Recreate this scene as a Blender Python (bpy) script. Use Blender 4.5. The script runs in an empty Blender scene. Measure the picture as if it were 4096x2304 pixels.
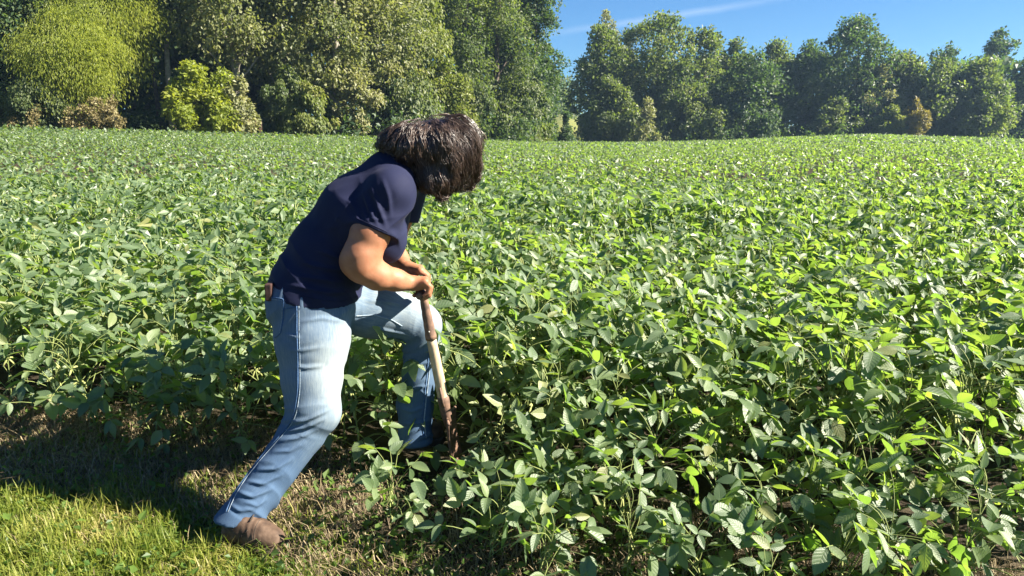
import bpy, math, random
import numpy as np
from mathutils import Vector, Matrix
from mathutils.bvhtree import BVHTree

# ------------------------------------------------------------------ camera, sky, sun, exposure
SC = bpy.context.scene
COL = SC.collection
CAM_H, FPX, PITCH = 1.40, 740.0, math.radians(12.2)
cam_data = bpy.data.cameras.new('camera')
cam = bpy.data.objects.new('camera', cam_data)
COL.objects.link(cam)
cam.location = (0, 0, CAM_H)
cam.rotation_euler = (math.pi / 2 - PITCH, 0, 0)
cam_data.sensor_width = 36.0
cam_data.lens = 36.0 * FPX / 1024.0
cam_data.clip_start, cam_data.clip_end = 0.05, 3000.0
SC.camera = cam

SUN_AZ, SUN_EL = math.radians(97), math.radians(37)     # azimuth measured clockwise from +Y (the view direction)
sun_dir = Vector((math.sin(SUN_AZ) * math.cos(SUN_EL), math.cos(SUN_AZ) * math.cos(SUN_EL), math.sin(SUN_EL)))
sun_data = bpy.data.lights.new('sun', 'SUN')
sun_data.energy, sun_data.angle, sun_data.color = 5.0, math.radians(0.5), (1.0, 0.92, 0.78)
sun = bpy.data.objects.new('sun', sun_data)
COL.objects.link(sun)
sun.rotation_euler = sun_dir.to_track_quat('Z', 'Y').to_euler()
sun.location = (30, 10, 40)

world = bpy.data.worlds.new('World')
SC.world = world
world.use_nodes = True
wn, wl = world.node_tree.nodes, world.node_tree.links
wn.clear()
w_out = wn.new('ShaderNodeOutputWorld')
w_bg = wn.new('ShaderNodeBackground')
w_sky = wn.new('ShaderNodeTexSky')
w_sky.sky_type = 'NISHITA'
w_sky.sun_disc = False
w_sky.sun_elevation, w_sky.sun_rotation = SUN_EL, SUN_AZ
w_sky.altitude, w_sky.air_density, w_sky.dust_density, w_sky.ozone_density = 100, 1.0, 0.0, 3.0
w_bg.inputs['Strength'].default_value = 0.05
wl.new(w_bg.outputs[0], w_out.inputs[0])

SC.view_settings.view_transform = 'Standard'
SC.view_settings.look = 'None'
SC.view_settings.exposure = 2.15
SC.view_settings.gamma = 1.0
SC.view_settings.use_curve_mapping = False
SC.render.engine = 'CYCLES'
SC.cycles.use_denoising = True
SC.cycles.max_bounces = 6
SC.cycles.transmission_bounces = 5
SC.cycles.diffuse_bounces = 3
SC.cycles.glossy_bounces = 2
SC.cycles.volume_bounces = 0
SC.cycles.caustics_reflective = False
SC.cycles.caustics_refractive = False

RNG = np.random.default_rng(7)
CP, SP = math.cos(PITCH), math.sin(PITCH)
def W(u, v, y):
    """photo pixel (1024 x 576) at world depth y -> world point"""
    x = (u - 512) / FPX; zu = -(v - 288) / FPX
    Y = CP + zu * SP; Z = -SP + zu * CP
    s = y / Y
    return np.array([x * s, y, CAM_H + Z * s])
def ray(u, v):
    x = (u - 512) / FPX; zu = -(v - 288) / FPX
    return Vector((x, CP + zu * SP, -SP + zu * CP)).normalized()

# contrail: a faint streak of cloud in the sky
def nd(t, k, **kw):
    n = t.nodes.new(k)
    for a, b in kw.items(): setattr(n, a, b)
    return n
def mth(t, op, a, b=None, clamp=False):
    n = t.nodes.new('ShaderNodeMath'); n.operation = op; n.use_clamp = clamp
    for i, x in enumerate((a, b)):
        if x is None: continue
        if isinstance(x, (int, float)): n.inputs[i].default_value = x
        else: t.links.new(x, n.inputs[i])
    return n.outputs[0]
wt = world.node_tree
d0, d1 = ray(600, 26), ray(745, 4)
pole = d0.cross(d1).normalized(); along = pole.cross(d0).normalized()
tc = nd(wt, 'ShaderNodeTexCoord')
def vdot(vec):
    n = nd(wt, 'ShaderNodeVectorMath', operation='DOT_PRODUCT')
    wt.links.new(tc.outputs['Generated'], n.inputs[0]); n.inputs[1].default_value = vec
    return n.outputs['Value']
wnoise = nd(wt, 'ShaderNodeTexNoise'); wnoise.inputs['Scale'].default_value = 14; wnoise.inputs['Detail'].default_value = 4
wt.links.new(tc.outputs['Generated'], wnoise.inputs['Vector'])
off = mth(wt, 'ABSOLUTE', mth(wt, 'ADD', vdot(pole), mth(wt, 'MULTIPLY', mth(wt, 'SUBTRACT', wnoise.outputs[0], 0.5), 0.006)))
band = mth(wt, 'SUBTRACT', 1.0, mth(wt, 'DIVIDE', off, 0.006), True)
al = vdot(along)
seg = mth(wt, 'MULTIPLY', mth(wt, 'MULTIPLY', mth(wt, 'ADD', al, 0.12), 6.0, True), mth(wt, 'MULTIPLY', mth(wt, 'SUBTRACT', 0.25, al), 8.0, True))
fw = mth(wt, 'GREATER_THAN', vdot(d0), 0.5)
mask = mth(wt, 'MULTIPLY', mth(wt, 'MULTIPLY', band, seg), mth(wt, 'MULTIPLY', fw, 0.20))
wmix = nd(wt, 'ShaderNodeMix', data_type='RGBA')
wt.links.new(mask, wmix.inputs['Factor'])
wtint = nd(wt, 'ShaderNodeMix', data_type='RGBA', blend_type='MULTIPLY')       # the phone's white balance on a clear sky
wtint.inputs['Factor'].default_value = 1.0
_tin = [q for q in wtint.inputs if q.type == 'RGBA']
wt.links.new(w_sky.outputs[0], _tin[0]); _tin[1].default_value = (0.25, 0.45, 0.66, 1)
wt.links.new([q for q in wtint.outputs if q.type == 'RGBA'][0], [q for q in wmix.inputs if q.type == 'RGBA'][0])
[q for q in wmix.inputs if q.type == 'RGBA'][1].default_value = (5.5, 6.0, 6.6, 1)
wt.links.new([q for q in wmix.outputs if q.type == 'RGBA'][0], w_bg.inputs['Color'])

# ------------------------------------------------------------------ generic helpers
def tag(o, label=None, cat=None, group=None, kind=None):
    if label: o['label'] = label
    if cat: o['category'] = cat
    if group: o['group'] = group
    if kind: o['kind'] = kind
    return o
def empty(name, loc=(0, 0, 0), rz=0.0):
    o = bpy.data.objects.new(name, None); COL.objects.link(o)
    o.location = loc; o.rotation_euler = (0, 0, rz); o.empty_display_size = 0.1
    return o
def link(name, me, parent=None, mats=None):
    if mats is not None:
        for m in (mats if isinstance(mats, (list, tuple)) else [mats]): me.materials.append(m)
    o = bpy.data.objects.new(name, me); COL.objects.link(o)
    if parent is not None: o.parent = parent
    return o
def mesh_np(name, V, F, smooth=True, attrs=None, uv=None, mat_idx=None):
    """V (n,3); F list of arrays (m,3)/(m,4), all faces of mesh"""
    me = bpy.data.meshes.new(name)
    if not isinstance(F, list): F = [F]
    F = [np.asarray(f, dtype=np.int32) for f in F if len(f)]
    V = np.ascontiguousarray(V, dtype=np.float32)
    nl = sum(f.size for f in F); npoly = sum(len(f) for f in F)
    me.vertices.add(len(V)); me.vertices.foreach_set('co', V.ravel())
    me.loops.add(nl); me.polygons.add(npoly)
    li = np.concatenate([f.ravel() for f in F]).astype(np.int32)
    sizes = np.concatenate([np.full(len(f), f.shape[1], np.int32) for f in F])
    starts = np.concatenate([[0], np.cumsum(sizes)[:-1]]).astype(np.int32)
    me.loops.foreach_set('vertex_index', li)
    me.polygons.foreach_set('loop_start', starts)
    if mat_idx is not None: me.polygons.foreach_set('material_index', np.asarray(mat_idx, np.int32))
    me.polygons.foreach_set('use_smooth', np.full(npoly, bool(smooth)))
    me.update(calc_edges=True)
    if uv is not None:
        l = me.uv_layers.new(name='UVMap'); l.data.foreach_set('uv', np.ascontiguousarray(np.asarray(uv, np.float32)[li]).ravel())
    for k, a in (attrs or {}).items():
        a = np.asarray(a, np.float32)
        if a.ndim == 1:
            at = me.attributes.new(k, 'FLOAT', 'POINT'); at.data.foreach_set('value', np.ascontiguousarray(a))
        else:
            at = me.attributes.new(k, 'FLOAT_VECTOR', 'POINT'); at.data.foreach_set('vector', np.ascontiguousarray(a).ravel())
    me.validate(verbose=False)
    return me
def nrm(a): a = np.asarray(a, float); return a / (np.linalg.norm(a, axis=-1, keepdims=True) + 1e-12)
class Acc:
    """collects geometry of one mesh"""
    def __init__(s): s.V = []; s.F3 = []; s.F4 = []; s.n = 0; s.uv = []; s.m3 = []; s.m4 = []; s.rnd = []
    def add(s, V, F3=None, F4=None, uv=None, mat=0, rnd=0.5):
        V = np.asarray(V, float)
        if F3 is not None and len(F3): s.F3.append(np.asarray(F3) + s.n); s.m3.append(np.full(len(F3), mat))
        if F4 is not None and len(F4): s.F4.append(np.asarray(F4) + s.n); s.m4.append(np.full(len(F4), mat))
        s.V.append(V); s.uv.append(np.zeros((len(V), 2)) if uv is None else uv)
        s.rnd.append(np.broadcast_to(rnd, (len(V),)).astype(float)); s.n += len(V)
    def tube(s, P, R, sides=6, mat=0, cap=True, rnd=0.5):
        P = np.asarray(P, float); R = np.broadcast_to(R, (len(P),))
        T = nrm(np.gradient(P, axis=0))
        ref = np.array([0, 0, 1.0]) if abs(T[0][2]) < 0.9 else np.array([1.0, 0, 0])
        V = []
        for i in range(len(P)):
            a = nrm(np.cross(T[i], ref)); b = np.cross(T[i], a)
            ref = -np.cross(a, T[i]) if False else ref
            th = np.arange(sides) * 2 * math.pi / sides
            V.append(P[i] + R[i] * (np.cos(th)[:, None] * a + np.sin(th)[:, None] * b))
        V = np.concatenate(V)
        i = np.arange(len(P) - 1)[:, None] * sides; j = np.arange(sides)[None]
        j2 = (j + 1) % sides
        F = np.stack([i + j, i + j2, i + sides + j2, i + sides + j], -1).reshape(-1, 4)
        F3 = []
        if cap:
            V = np.concatenate([V, P[:1], P[-1:]])
            n = len(P) * sides
            F3 = [[n, (k + 1) % sides, k] for k in range(sides)] + [[n + 1, n - sides + k, n - sides + (k + 1) % sides] for k in range(sides)]
        s.add(V, F3, F, mat=mat, rnd=rnd)
    def mesh(s, name, smooth=True):
        V = np.concatenate(s.V); F = []; m = []
        if s.F3: F.append(np.concatenate(s.F3)); m.append(np.concatenate(s.m3))
        if s.F4: F.append(np.concatenate(s.F4)); m.append(np.concatenate(s.m4))
        return mesh_np(name, V, F, smooth, {'rnd': np.concatenate(s.rnd)}, np.concatenate(s.uv), np.concatenate(m))
def vnoise(P, scale, seed=0):
    """smooth value noise in [-1,1]"""
    Q = np.asarray(P, float) * scale + seed * 17.31
    I = np.floor(Q).astype(np.int64); f = Q - I; f = f * f * (3 - 2 * f)
    def h(ix, iy, iz):
        n = (ix * 374761393 + iy * 668265263 + iz * 2147483647 + seed * 1274126177) & 0xffffffff
        n = ((n ^ (n >> 13)) * 1274126177) & 0xffffffff
        return ((n ^ (n >> 16)) & 0xffff) / 32767.5 - 1
    r = 0
    for dx in (0, 1):
        for dy in (0, 1):
            for dz in (0, 1):
                w = (f[..., 0] if dx else 1 - f[..., 0]) * (f[..., 1] if dy else 1 - f[..., 1]) * (f[..., 2] if dz else 1 - f[..., 2])
                r = r + w * h(I[..., 0] + dx, I[..., 1] + dy, I[..., 2] + dz)
    return r
def sstep(a, b, x):
    t = np.clip((x - a) / (b - a), 0, 1); return t * t * (3 - 2 * t)

# ------------------------------------------------------------------ materials
def new_mat(name):
    m = bpy.data.materials.new(name); m.use_nodes = True
    t = m.node_tree; t.nodes.clear()
    o = nd(t, 'ShaderNodeOutputMaterial')
    return m, t, o
def ramp(t, fac, stops):
    r = nd(t, 'ShaderNodeValToRGB')
    e = r.color_ramp.elements
    while len(e) < len(stops): e.new(0.5)
    for i, (p, c) in enumerate(stops): e[i].position = p; e[i].color = (*c, 1)
    t.links.new(fac, r.inputs[0]); return r.outputs[0]
def noise(t, scale, detail=3, vec=None, rough=0.55):
    n = nd(t, 'ShaderNodeTexNoise'); n.inputs['Scale'].default_value = scale; n.inputs['Detail'].default_value = detail
    n.inputs['Roughness'].default_value = rough
    if vec is not None: t.links.new(vec, n.inputs['Vector'])
    return n.outputs[0]
def mixc(t, fac, a, b, mode='MIX'):
    n = nd(t, 'ShaderNodeMix', data_type='RGBA', blend_type=mode)
    for k, x in (('Factor', fac), ('A', a), ('B', b)):
        i = n.inputs[k] if k == 'Factor' else [q for q in n.inputs if q.name == k and q.type == 'RGBA'][0]
        if isinstance(x, (int, float)): i.default_value = x
        elif isinstance(x, tuple): i.default_value = (*x, 1)
        else: t.links.new(x, i)
    return [q for q in n.outputs if q.type == 'RGBA'][0]
def bump(t, h, strength=0.3, dist=0.01):
    b = nd(t, 'ShaderNodeBump'); b.inputs['Strength'].default_value = strength; b.inputs['Distance'].default_value = dist
    t.links.new(h, b.inputs['Height']); return b.outputs[0]
def prin(t, col, rough=0.6, spec=0.4, normal=None, **kw):
    p = nd(t, 'ShaderNodeBsdfPrincipled')
    if isinstance(col, tuple): p.inputs['Base Color'].default_value = (*col, 1)
    else: t.links.new(col, p.inputs['Base Color'])
    if isinstance(rough, (int, float)): p.inputs['Roughness'].default_value = rough
    else: t.links.new(rough, p.inputs['Roughness'])
    p.inputs['Specular IOR Level'].default_value = spec
    if normal is not None: t.links.new(normal, p.inputs['Normal'])
    for k, v in kw.items(): p.inputs[k.replace('_', ' ')].default_value = v
    return p.outputs[0]
def attr(t, name):
    a = nd(t, 'ShaderNodeAttribute'); a.attribute_name = name; return a
def simple_mat(name, stops, scale, rough=0.7, spec=0.3, bstr=0.3, bdist=0.01, detail=4):
    m, t, o = new_mat(name)
    tcx = nd(t, 'ShaderNodeTexCoord')
    n = noise(t, scale, detail, tcx.outputs['Object'])
    t.links.new(prin(t, ramp(t, n, stops), rough, spec, bump(t, n, bstr, bdist)), o.inputs[0])
    return m
def leaf_mat(name, stops, trans_stops, trans=0.4, rough=0.5, spec=0.4, veins=False, objrand=False):
    m, t, o = new_mat(name)
    r = attr(t, 'rnd').outputs['Fac']
    if objrand:
        oi = nd(t, 'ShaderNodeObjectInfo')
        r = mth(t, 'FRACT', mth(t, 'ADD', r, oi.outputs['Random']))
    col = ramp(t, r, stops); tcol = ramp(t, r, trans_stops)
    normal = None
    if veins:
        uv = nd(t, 'ShaderNodeUVMap'); uv.uv_map = 'UVMap'
        sx = nd(t, 'ShaderNodeSeparateXYZ'); t.links.new(uv.outputs[0], sx.inputs[0])
        au = mth(t, 'ABSOLUTE', sx.outputs[0])
        ph = mth(t, 'SUBTRACT', sx.outputs[1], mth(t, 'MULTIPLY', au, 0.22))
        side = mth(t, 'POWER', mth(t, 'ABSOLUTE', mth(t, 'SINE', mth(t, 'MULTIPLY', ph, 24.0))), 0.5)
        mid = mth(t, 'MULTIPLY', au, 9.0, True)
        vein = mth(t, 'MULTIPLY', side, mid)
        fine = noise(t, 60, 2, uv.outputs[0])
        hgt = mth(t, 'ADD', vein, mth(t, 'MULTIPLY', fine, 0.5))
        normal = bump(t, hgt, 0.30, 0.003)
        vf = mth(t, 'MULTIPLY', mth(t, 'SUBTRACT', 1.0, vein), 0.25)
        col = mixc(t, vf, col, (0.16, 0.22, 0.07))
        spot = mth(t, 'MULTIPLY', mth(t, 'SUBTRACT', noise(t, 5, 3, uv.outputs[0]), 0.62), 3.0, True)
        col = mixc(t, mth(t, 'MULTIPLY', spot, 0.5), col, (0.16, 0.16, 0.05))
    p = prin(t, col, rough, spec, normal)
    tr = nd(t, 'ShaderNodeBsdfTranslucent'); t.links.new(tcol, tr.inputs[0])
    if normal is not None: t.links.new(normal, tr.inputs['Normal'])
    mx = nd(t, 'ShaderNodeMixShader'); mx.inputs[0].default_value = trans
    t.links.new(p, mx.inputs[1]); t.links.new(tr.outputs[0], mx.inputs[2]); t.links.new(mx.outputs[0], o.inputs[0])
    return m

M = {}
SOY = [(0.0, (0.070, 0.112, 0.056)), (0.35, (0.098, 0.148, 0.072)), (0.7, (0.122, 0.172, 0.080)), (0.93, (0.140, 0.190, 0.080)), (1.0, (0.21, 0.21, 0.08))]
SOYT = [(0.0, (0.20, 0.36, 0.040)), (0.5, (0.29, 0.47, 0.050)), (1.0, (0.40, 0.55, 0.060))]
M['soy'] = leaf_mat('soy_leaf', SOY, SOYT, 0.42, 0.46, 0.8, veins=True, objrand=True)
M['soy_far'] = leaf_mat('soy_leaf_far', SOY, SOYT, 0.40, 0.48, 0.7)
M['soy_stem'] = simple_mat('soy_stem', [(0.3, (0.13, 0.17, 0.05)), (0.7, (0.22, 0.25, 0.09))], 30, 0.7, 0.2)
M['pod'] = simple_mat('soy_pod', [(0.3, (0.22, 0.25, 0.09)), (0.7, (0.33, 0.33, 0.13))], 60, 0.8, 0.2)
M['grass'] = leaf_mat('grass_blade', [(0.0, (0.09, 0.135, 0.024)), (0.45, (0.16, 0.195, 0.032)), (0.8, (0.24, 0.245, 0.05)), (1.0, (0.36, 0.31, 0.12))],
                      [(0.0, (0.16, 0.30, 0.02)), (0.7, (0.30, 0.40, 0.03)), (1.0, (0.36, 0.34, 0.10))], 0.42, 0.5, 0.35)
M['straw'] = leaf_mat('dry_straw', [(0.0, (0.10, 0.070, 0.042)), (0.5, (0.19, 0.145, 0.085)), (1.0, (0.32, 0.26, 0.15))],
                      [(0.0, (0.14, 0.10, 0.05)), (1.0, (0.3, 0.24, 0.12))], 0.15, 0.6, 0.3)
M['weed'] = leaf_mat('small_weed', [(0.0, (0.045, 0.09, 0.02)), (1.0, (0.10, 0.16, 0.03))], [(0.0, (0.16, 0.32, 0.02)), (1.0, (0.28, 0.44, 0.03))], 0.4, 0.45, 0.4)
M['bark'] = simple_mat('bark', [(0.3, (0.055, 0.043, 0.034)), (0.7, (0.13, 0.105, 0.085))], 6, 0.9, 0.15, 0.6, 0.03)
M['bark_pale'] = simple_mat('bark_pale', [(0.3, (0.16, 0.14, 0.11)), (0.7, (0.34, 0.31, 0.26))], 4, 0.9, 0.15, 0.5, 0.03)
def tree_leaf(name, a, b, c, ta, tb, trans=0.38):
    M[name] = leaf_mat(name, [(0.0, a), (0.5, b), (1.0, c)], [(0.0, ta), (1.0, tb)], trans, 0.5, 0.35)
tree_leaf('leaf_mid', (0.052, 0.080, 0.028), (0.080, 0.108, 0.036), (0.135, 0.155, 0.052), (0.16, 0.27, 0.03), (0.30, 0.37, 0.05))
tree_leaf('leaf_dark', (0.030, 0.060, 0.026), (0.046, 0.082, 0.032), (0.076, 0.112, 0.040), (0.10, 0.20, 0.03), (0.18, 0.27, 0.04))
tree_leaf('leaf_poplar', (0.085, 0.105, 0.040), (0.135, 0.152, 0.058), (0.23, 0.225, 0.10), (0.24, 0.32, 0.05), (0.42, 0.44, 0.09))
tree_leaf('leaf_yellow', (0.1170, 0.1495, 0.0234), (0.1690, 0.2015, 0.0286), (0.2470, 0.2600, 0.0390), (0.3640, 0.4680, 0.0260), (0.5460, 0.5980, 0.0390), 0.42)
tree_leaf('leaf_tan', (0.15, 0.12, 0.055), (0.21, 0.175, 0.08), (0.27, 0.24, 0.105), (0.22, 0.18, 0.06), (0.36, 0.3, 0.1), 0.3)
tree_leaf('leaf_pale', (0.1430, 0.1625, 0.0780), (0.2210, 0.2275, 0.1105), (0.3120, 0.2990, 0.1560), (0.2600, 0.3120, 0.0650), (0.4160, 0.4160, 0.1040), 0.35)
tree_leaf('leaf_gold', (0.085, 0.115, 0.026), (0.125, 0.150, 0.034), (0.19, 0.19, 0.045), (0.22, 0.32, 0.035), (0.36, 0.40, 0.05), 0.35)

# ------------------------------------------------------------------ terrain
ED_U = np.array([-400, 0, 200, 400, 560, 640, 720, 780, 850, 940, 1024, 1500])
ED_R = np.array([36, 46, 52, 64, 90, 108, 106, 103, 102, 98, 94, 80.])
ED_V = np.array([124, 126.5, 131, 136.5, 141.5, 142, 140, 136.5, 134, 136.5, 139.5, 142.])
CROP_H = 0.72
_az = np.arctan2((ED_U - 512) / FPX, CP)
_g = []
for u, R, v in zip(ED_U, ED_R, ED_V):
    r = ray(u, v); _g.append(CAM_H + R * r.z / math.hypot(r.x, r.y) - CROP_H * 1.03)
_g = np.array(_g)
def edge_r(az): return np.interp(az, _az, ED_R)
def ground(x, y):
    x = np.asarray(x, float); y = np.asarray(y, float)
    r = np.hypot(x, y); az = np.arctan2(x, y)
    R = edge_r(az); G = np.interp(az, _az, _g) * np.clip((2.4 - np.abs(az)) / 1.0, 0, 1)
    t = np.clip((r - 7) / (R - 7), 0, None)
    z = G * np.where(t < 1, t * t * (3 - 2 * t) * 0.35 + 0.65 * t, 1.0)
    far = np.clip(r - R, 0, None)
    # the meadow beyond the gap in the trees rises to a hillside
    gap = np.exp(-((az - math.atan2((560 - 512) / FPX, CP)) / 0.035) ** 2)
    z = z + gap * np.clip(far - 25, 0, 260) * 0.045
    z = z + 0.02 * vnoise(np.stack([x, y, 0 * x], -1), 0.7, 3) * np.clip(r / 6, 0, 1)
    z = z + 0.018 * vnoise(np.stack([x, y, 0 * x], -1), 3.1, 4) * (r < 30)
    return z
def gz(x, y): return float(ground(np.array([x]), np.array([y]))[0])

# near edge of the crop on the ground
NE_X = np.array([-12, -6, -2.6, -1.5, -0.95, -0.55, 0.0, 0.6, 1.3, 2.4, 6.0])
NE_Y = np.array([5.2, 4.1, 3.30, 3.06, 2.86, 2.40, 2.05, 1.76, 1.48, 1.05, 0.1])
def in_field(x, y):
    az = np.arctan2(x, y); r = np.hypot(x, y)
    return (y > np.interp(x, NE_X, NE_Y)) & (r < edge_r(az))
# ------------------------------------------------------------------ ground sheet
def build_ground():
    rad = np.concatenate([np.linspace(0.0, 8, 90), 8 * (900 / 8.0) ** np.linspace(0.012, 1, 110)])
    th = np.concatenate([np.linspace(-0.95, 0.95, 190), np.linspace(0.95, 2 * math.pi - 0.95, 60)[1:-1]])
    A, B = np.meshgrid(rad, th, indexing='ij')
    X, Y = A * np.sin(B), A * np.cos(B)
    Z = ground(X.ravel(), Y.ravel()).reshape(X.shape)
    V = np.stack([X, Y, Z], -1).reshape(-1, 3)
    n, m = len(rad), len(th)
    i = np.arange(n - 1)[:, None]; j = np.arange(m)[None]; j2 = (j + 1) % m
    F = np.stack([i * m + j, (i + 1) * m + j, (i + 1) * m + j2, i * m + j2], -1).reshape(-1, 4)
    x, y = V[:, 0], V[:, 1]
    d = y - np.interp(x, NE_X, NE_Y)
    r = np.hypot(x, y)
    grass = 1 - sstep(-0.75, -0.15, d + 0.12 * vnoise(V, 2.0, 8))
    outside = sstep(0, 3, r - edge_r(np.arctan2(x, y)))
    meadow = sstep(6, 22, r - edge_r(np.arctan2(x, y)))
    me = mesh_np('ground', V, F, True, {'zone': np.stack([grass, outside, meadow], -1)})
    m_, t, o = new_mat('ground')
    tcx = nd(t, 'ShaderNodeTexCoord'); P = tcx.outputs['Object']
    sx = nd(t, 'ShaderNodeSeparateXYZ'); t.links.new(attr(t, 'zone').outputs['Vector'], sx.inputs[0])
    n1 = noise(t, 9, 6, P); n2 = noise(t, 60, 4, P); n3 = noise(t, 0.25, 4, P)
    soil = ramp(t, n1, [(0.3, (0.026, 0.020, 0.014)), (0.5, (0.045, 0.036, 0.024)), (0.75, (0.075, 0.060, 0.038))])
    gr = ramp(t, n2, [(0.3, (0.05, 0.055, 0.02)), (0.7, (0.11, 0.10, 0.045))])
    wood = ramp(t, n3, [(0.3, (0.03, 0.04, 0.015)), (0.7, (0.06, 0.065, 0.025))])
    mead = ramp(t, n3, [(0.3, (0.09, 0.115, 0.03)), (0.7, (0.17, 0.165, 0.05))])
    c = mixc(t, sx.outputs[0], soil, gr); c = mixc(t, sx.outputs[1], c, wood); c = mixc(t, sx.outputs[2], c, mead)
    t.links.new(prin(t, c, 0.95, 0.1, bump(t, mth(t, 'ADD', n1, n2), 0.6, 0.03)), o.inputs[0])
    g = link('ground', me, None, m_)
    tag(g, 'earth of the field, its grassy margin and the land under the trees', 'ground', kind='structure')
build_ground()

# ------------------------------------------------------------------ soybean plants
def rot_to(d, n):
    """frame with x along d, z close to n"""
    x = nrm(d); y = nrm(np.cross(n, x)); z = np.cross(x, y)
    return np.stack([x, y, z], -1)
def leaflet_hi(L, Wd, droop, fold, curl):
    s = np.linspace(0, 1, 7); c = np.array([-1, -0.5, 0, 0.5, 1.0])
    w = Wd * np.sin(math.pi * s ** 0.72) ** 0.8; w[0] = 0.0015; w[-1] = 0.0012
    S, C = np.meshgrid(s, c, indexing='ij'); Wm = w[:, None] * C
    x = L * S; y = Wm
    z = -droop * L * S ** 2 + fold * np.abs(Wm) - curl * (np.abs(Wm) / Wd) ** 2 * Wd + 0.05 * Wd * np.sin(9 * S + 2 * C) * np.abs(C)
    V = np.stack([x, y, z], -1).reshape(-1, 3)
    i, j = np.meshgrid(np.arange(6), np.arange(4), indexing='ij'); a = i * 5 + j
    F = np.stack([a, a + 5, a + 6, a + 1], -1).reshape(-1, 4)
    return V, F, np.stack([C, S], -1).reshape(-1, 2)
def leaflet_lo(L, Wd, droop, fold):
    V = np.array([[0, 0, 0], [0.4 * L, Wd, fold * Wd - droop * L * .16], [0.45 * L, 0, -droop * L * .2], [0.4 * L, -Wd, fold * Wd - droop * L * .16], [L, 0, -droop * L]])
    return V, np.array([[0, 2, 1], [1, 2, 4], [0, 3, 2], [2, 3, 4]])
def trifoliate(rg, pet, hi=True):
    """one soybean leaf: petiole from the origin (growing along +x and up) with three leaflets"""
    A = Acc()
    e0 = math.radians(rg.uniform(48, 78)); e1 = math.radians(rg.uniform(5, 45))
    k = 5; pts = [np.zeros(3)]
    for i in range(k):
        e = e0 + (e1 - e0) * (i / (k - 1)) ** 1.5
        pts.append(pts[-1] + pet / k * np.array([math.cos(e), rg.normal(0, .05), math.sin(e)]))
    pts = np.array(pts)
    if hi: A.tube(pts, np.linspace(0.0022, 0.0015, len(pts)), 4, mat=1, cap=False)
    else:
        w_ = np.array([0, 0.0028, 0]); A.add(np.stack([pts[0] - w_, pts[0] + w_, pts[5] + w_, pts[5] - w_]), [[0, 1, 2], [0, 2, 3]], None, None, 1)
    end = pts[-1]; sz = rg.uniform(0.82, 1.12)
    base_az = rg.normal(0, .35)
    for q, da in enumerate((0, 1.15, -1.15)):
        azl = base_az + da + rg.normal(0, .22)
        pit = math.radians(rg.normal(-2, 36)); pit = max(-1.3, min(1.3, pit))
        d = np.array([math.cos(azl) * math.cos(pit), math.sin(azl) * math.cos(pit), math.sin(pit)])
        up = nrm(np.array([rg.normal(0, .55), rg.normal(0, .55), 1.0]))
        L = sz * (0.089 if q == 0 else 0.078) * rg.uniform(0.85, 1.15); Wd = L * rg.uniform(0.21, 0.30)
        p0 = end
        if q == 0:
            p0 = end + 0.019 * nrm(np.array([math.cos(base_az), math.sin(base_az), 0.2]))
            if hi: A.tube(np.array([end, p0]), 0.0014, 4, mat=1, cap=False)
        Rm = rot_to(d, up)
        if hi:
            V, F, uv = leaflet_hi(L, Wd, rg.uniform(-0.05, 0.30), rg.uniform(0.05, 0.5), rg.uniform(0, .15))
            A.add(V @ Rm.T + p0, None, F, uv, 0, rg.random())
        else:
            V, F = leaflet_lo(L * 1.03, Wd, rg.uniform(0.0, 0.3), rg.uniform(0.1, 0.5))
            A.add(V @ Rm.T + p0, F, None, None, 0, rg.random())
    return A
NLEAF = 14
def leaf_set(hi, seed):
    rg = np.random.default_rng(seed)
    return [trifoliate(rg, 0.09 + 0.16 * (i % 7) / 6, hi) for i in range(NLEAF)]
LEAF_HI = [a.mesh('soybean_leaf') for a in leaf_set(True, 5)]
for me in LEAF_HI: me.materials.append(M['soy']); me.materials.append(M['soy_stem'])
LEAF_LO = leaf_set(False, 6)
def pod_mesh(rg):
    A = Acc()
    for i in range(4):
        a = rg.uniform(0, 6.28); L = rg.uniform(0.035, 0.05)
        d = nrm(np.array([math.cos(a), math.sin(a), rg.uniform(-1.3, 0.2)]))
        s = np.linspace(0, 1, 6)[:, None]
        P = d * s * L + np.array([0, 0, -0.012]) * s ** 2 + d * 0.004
        A.tube(P, np.array([0.0015, 0.0045, 0.0055, 0.0048, 0.005, 0.001]), 5)
    return A.mesh('pods')
_rg = np.random.default_rng(11)
POD = [pod_mesh(_rg) for _ in range(4)]
for me in POD: me.materials.append(M['pod'])
def skeleton(seed, nn=19, top=False):
    """stem polyline and leaf placements of a plant of unit height scale 1 (about 0.62 m tall stem)"""
    rg = np.random.default_rng(seed)
    H = 0.58; s = np.linspace(0, 1, 9)
    a = rg.uniform(0, 6.28); b = rg.uniform(0.02, 0.09)
    P = np.stack([b * math.cos(a) * s ** 2 + 0.006 * np.sin(9 * s + a), b * math.sin(a) * s ** 2 + 0.006 * np.cos(8 * s), H * s], -1)
    leaves = []; az = rg.uniform(0, 6.28)
    for i in range(nn):
        t = 0.16 + 0.84 * (i / (nn - 1)) ** 0.85
        az += math.pi + rg.normal(0, 0.55)
        base = np.array([np.interp(t, s, P[:, k]) for k in range(3)])
        pet_i = int(np.clip(rg.normal(5.0 - 3.6 * max(0, t - .72) / .28, 1.1), 0, 6))
        k = pet_i + 7 * rg.integers(0, 2)
        tilt = rg.normal(0.0, 0.2)
        sc = (0.78 if t > 0.95 else 1.0) * rg.uniform(0.85, 1.1)
        leaves.append((int(k), base, az, tilt, sc))
    pods = [(int(rg.integers(0, 4)), np.array([np.interp(t, s, P[:, k]) for k in range(3)]), rg.uniform(0, 6.28)) for t in (0.3, 0.45, 0.6, 0.75)]
    return P, leaves, pods
NSK = 10
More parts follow.
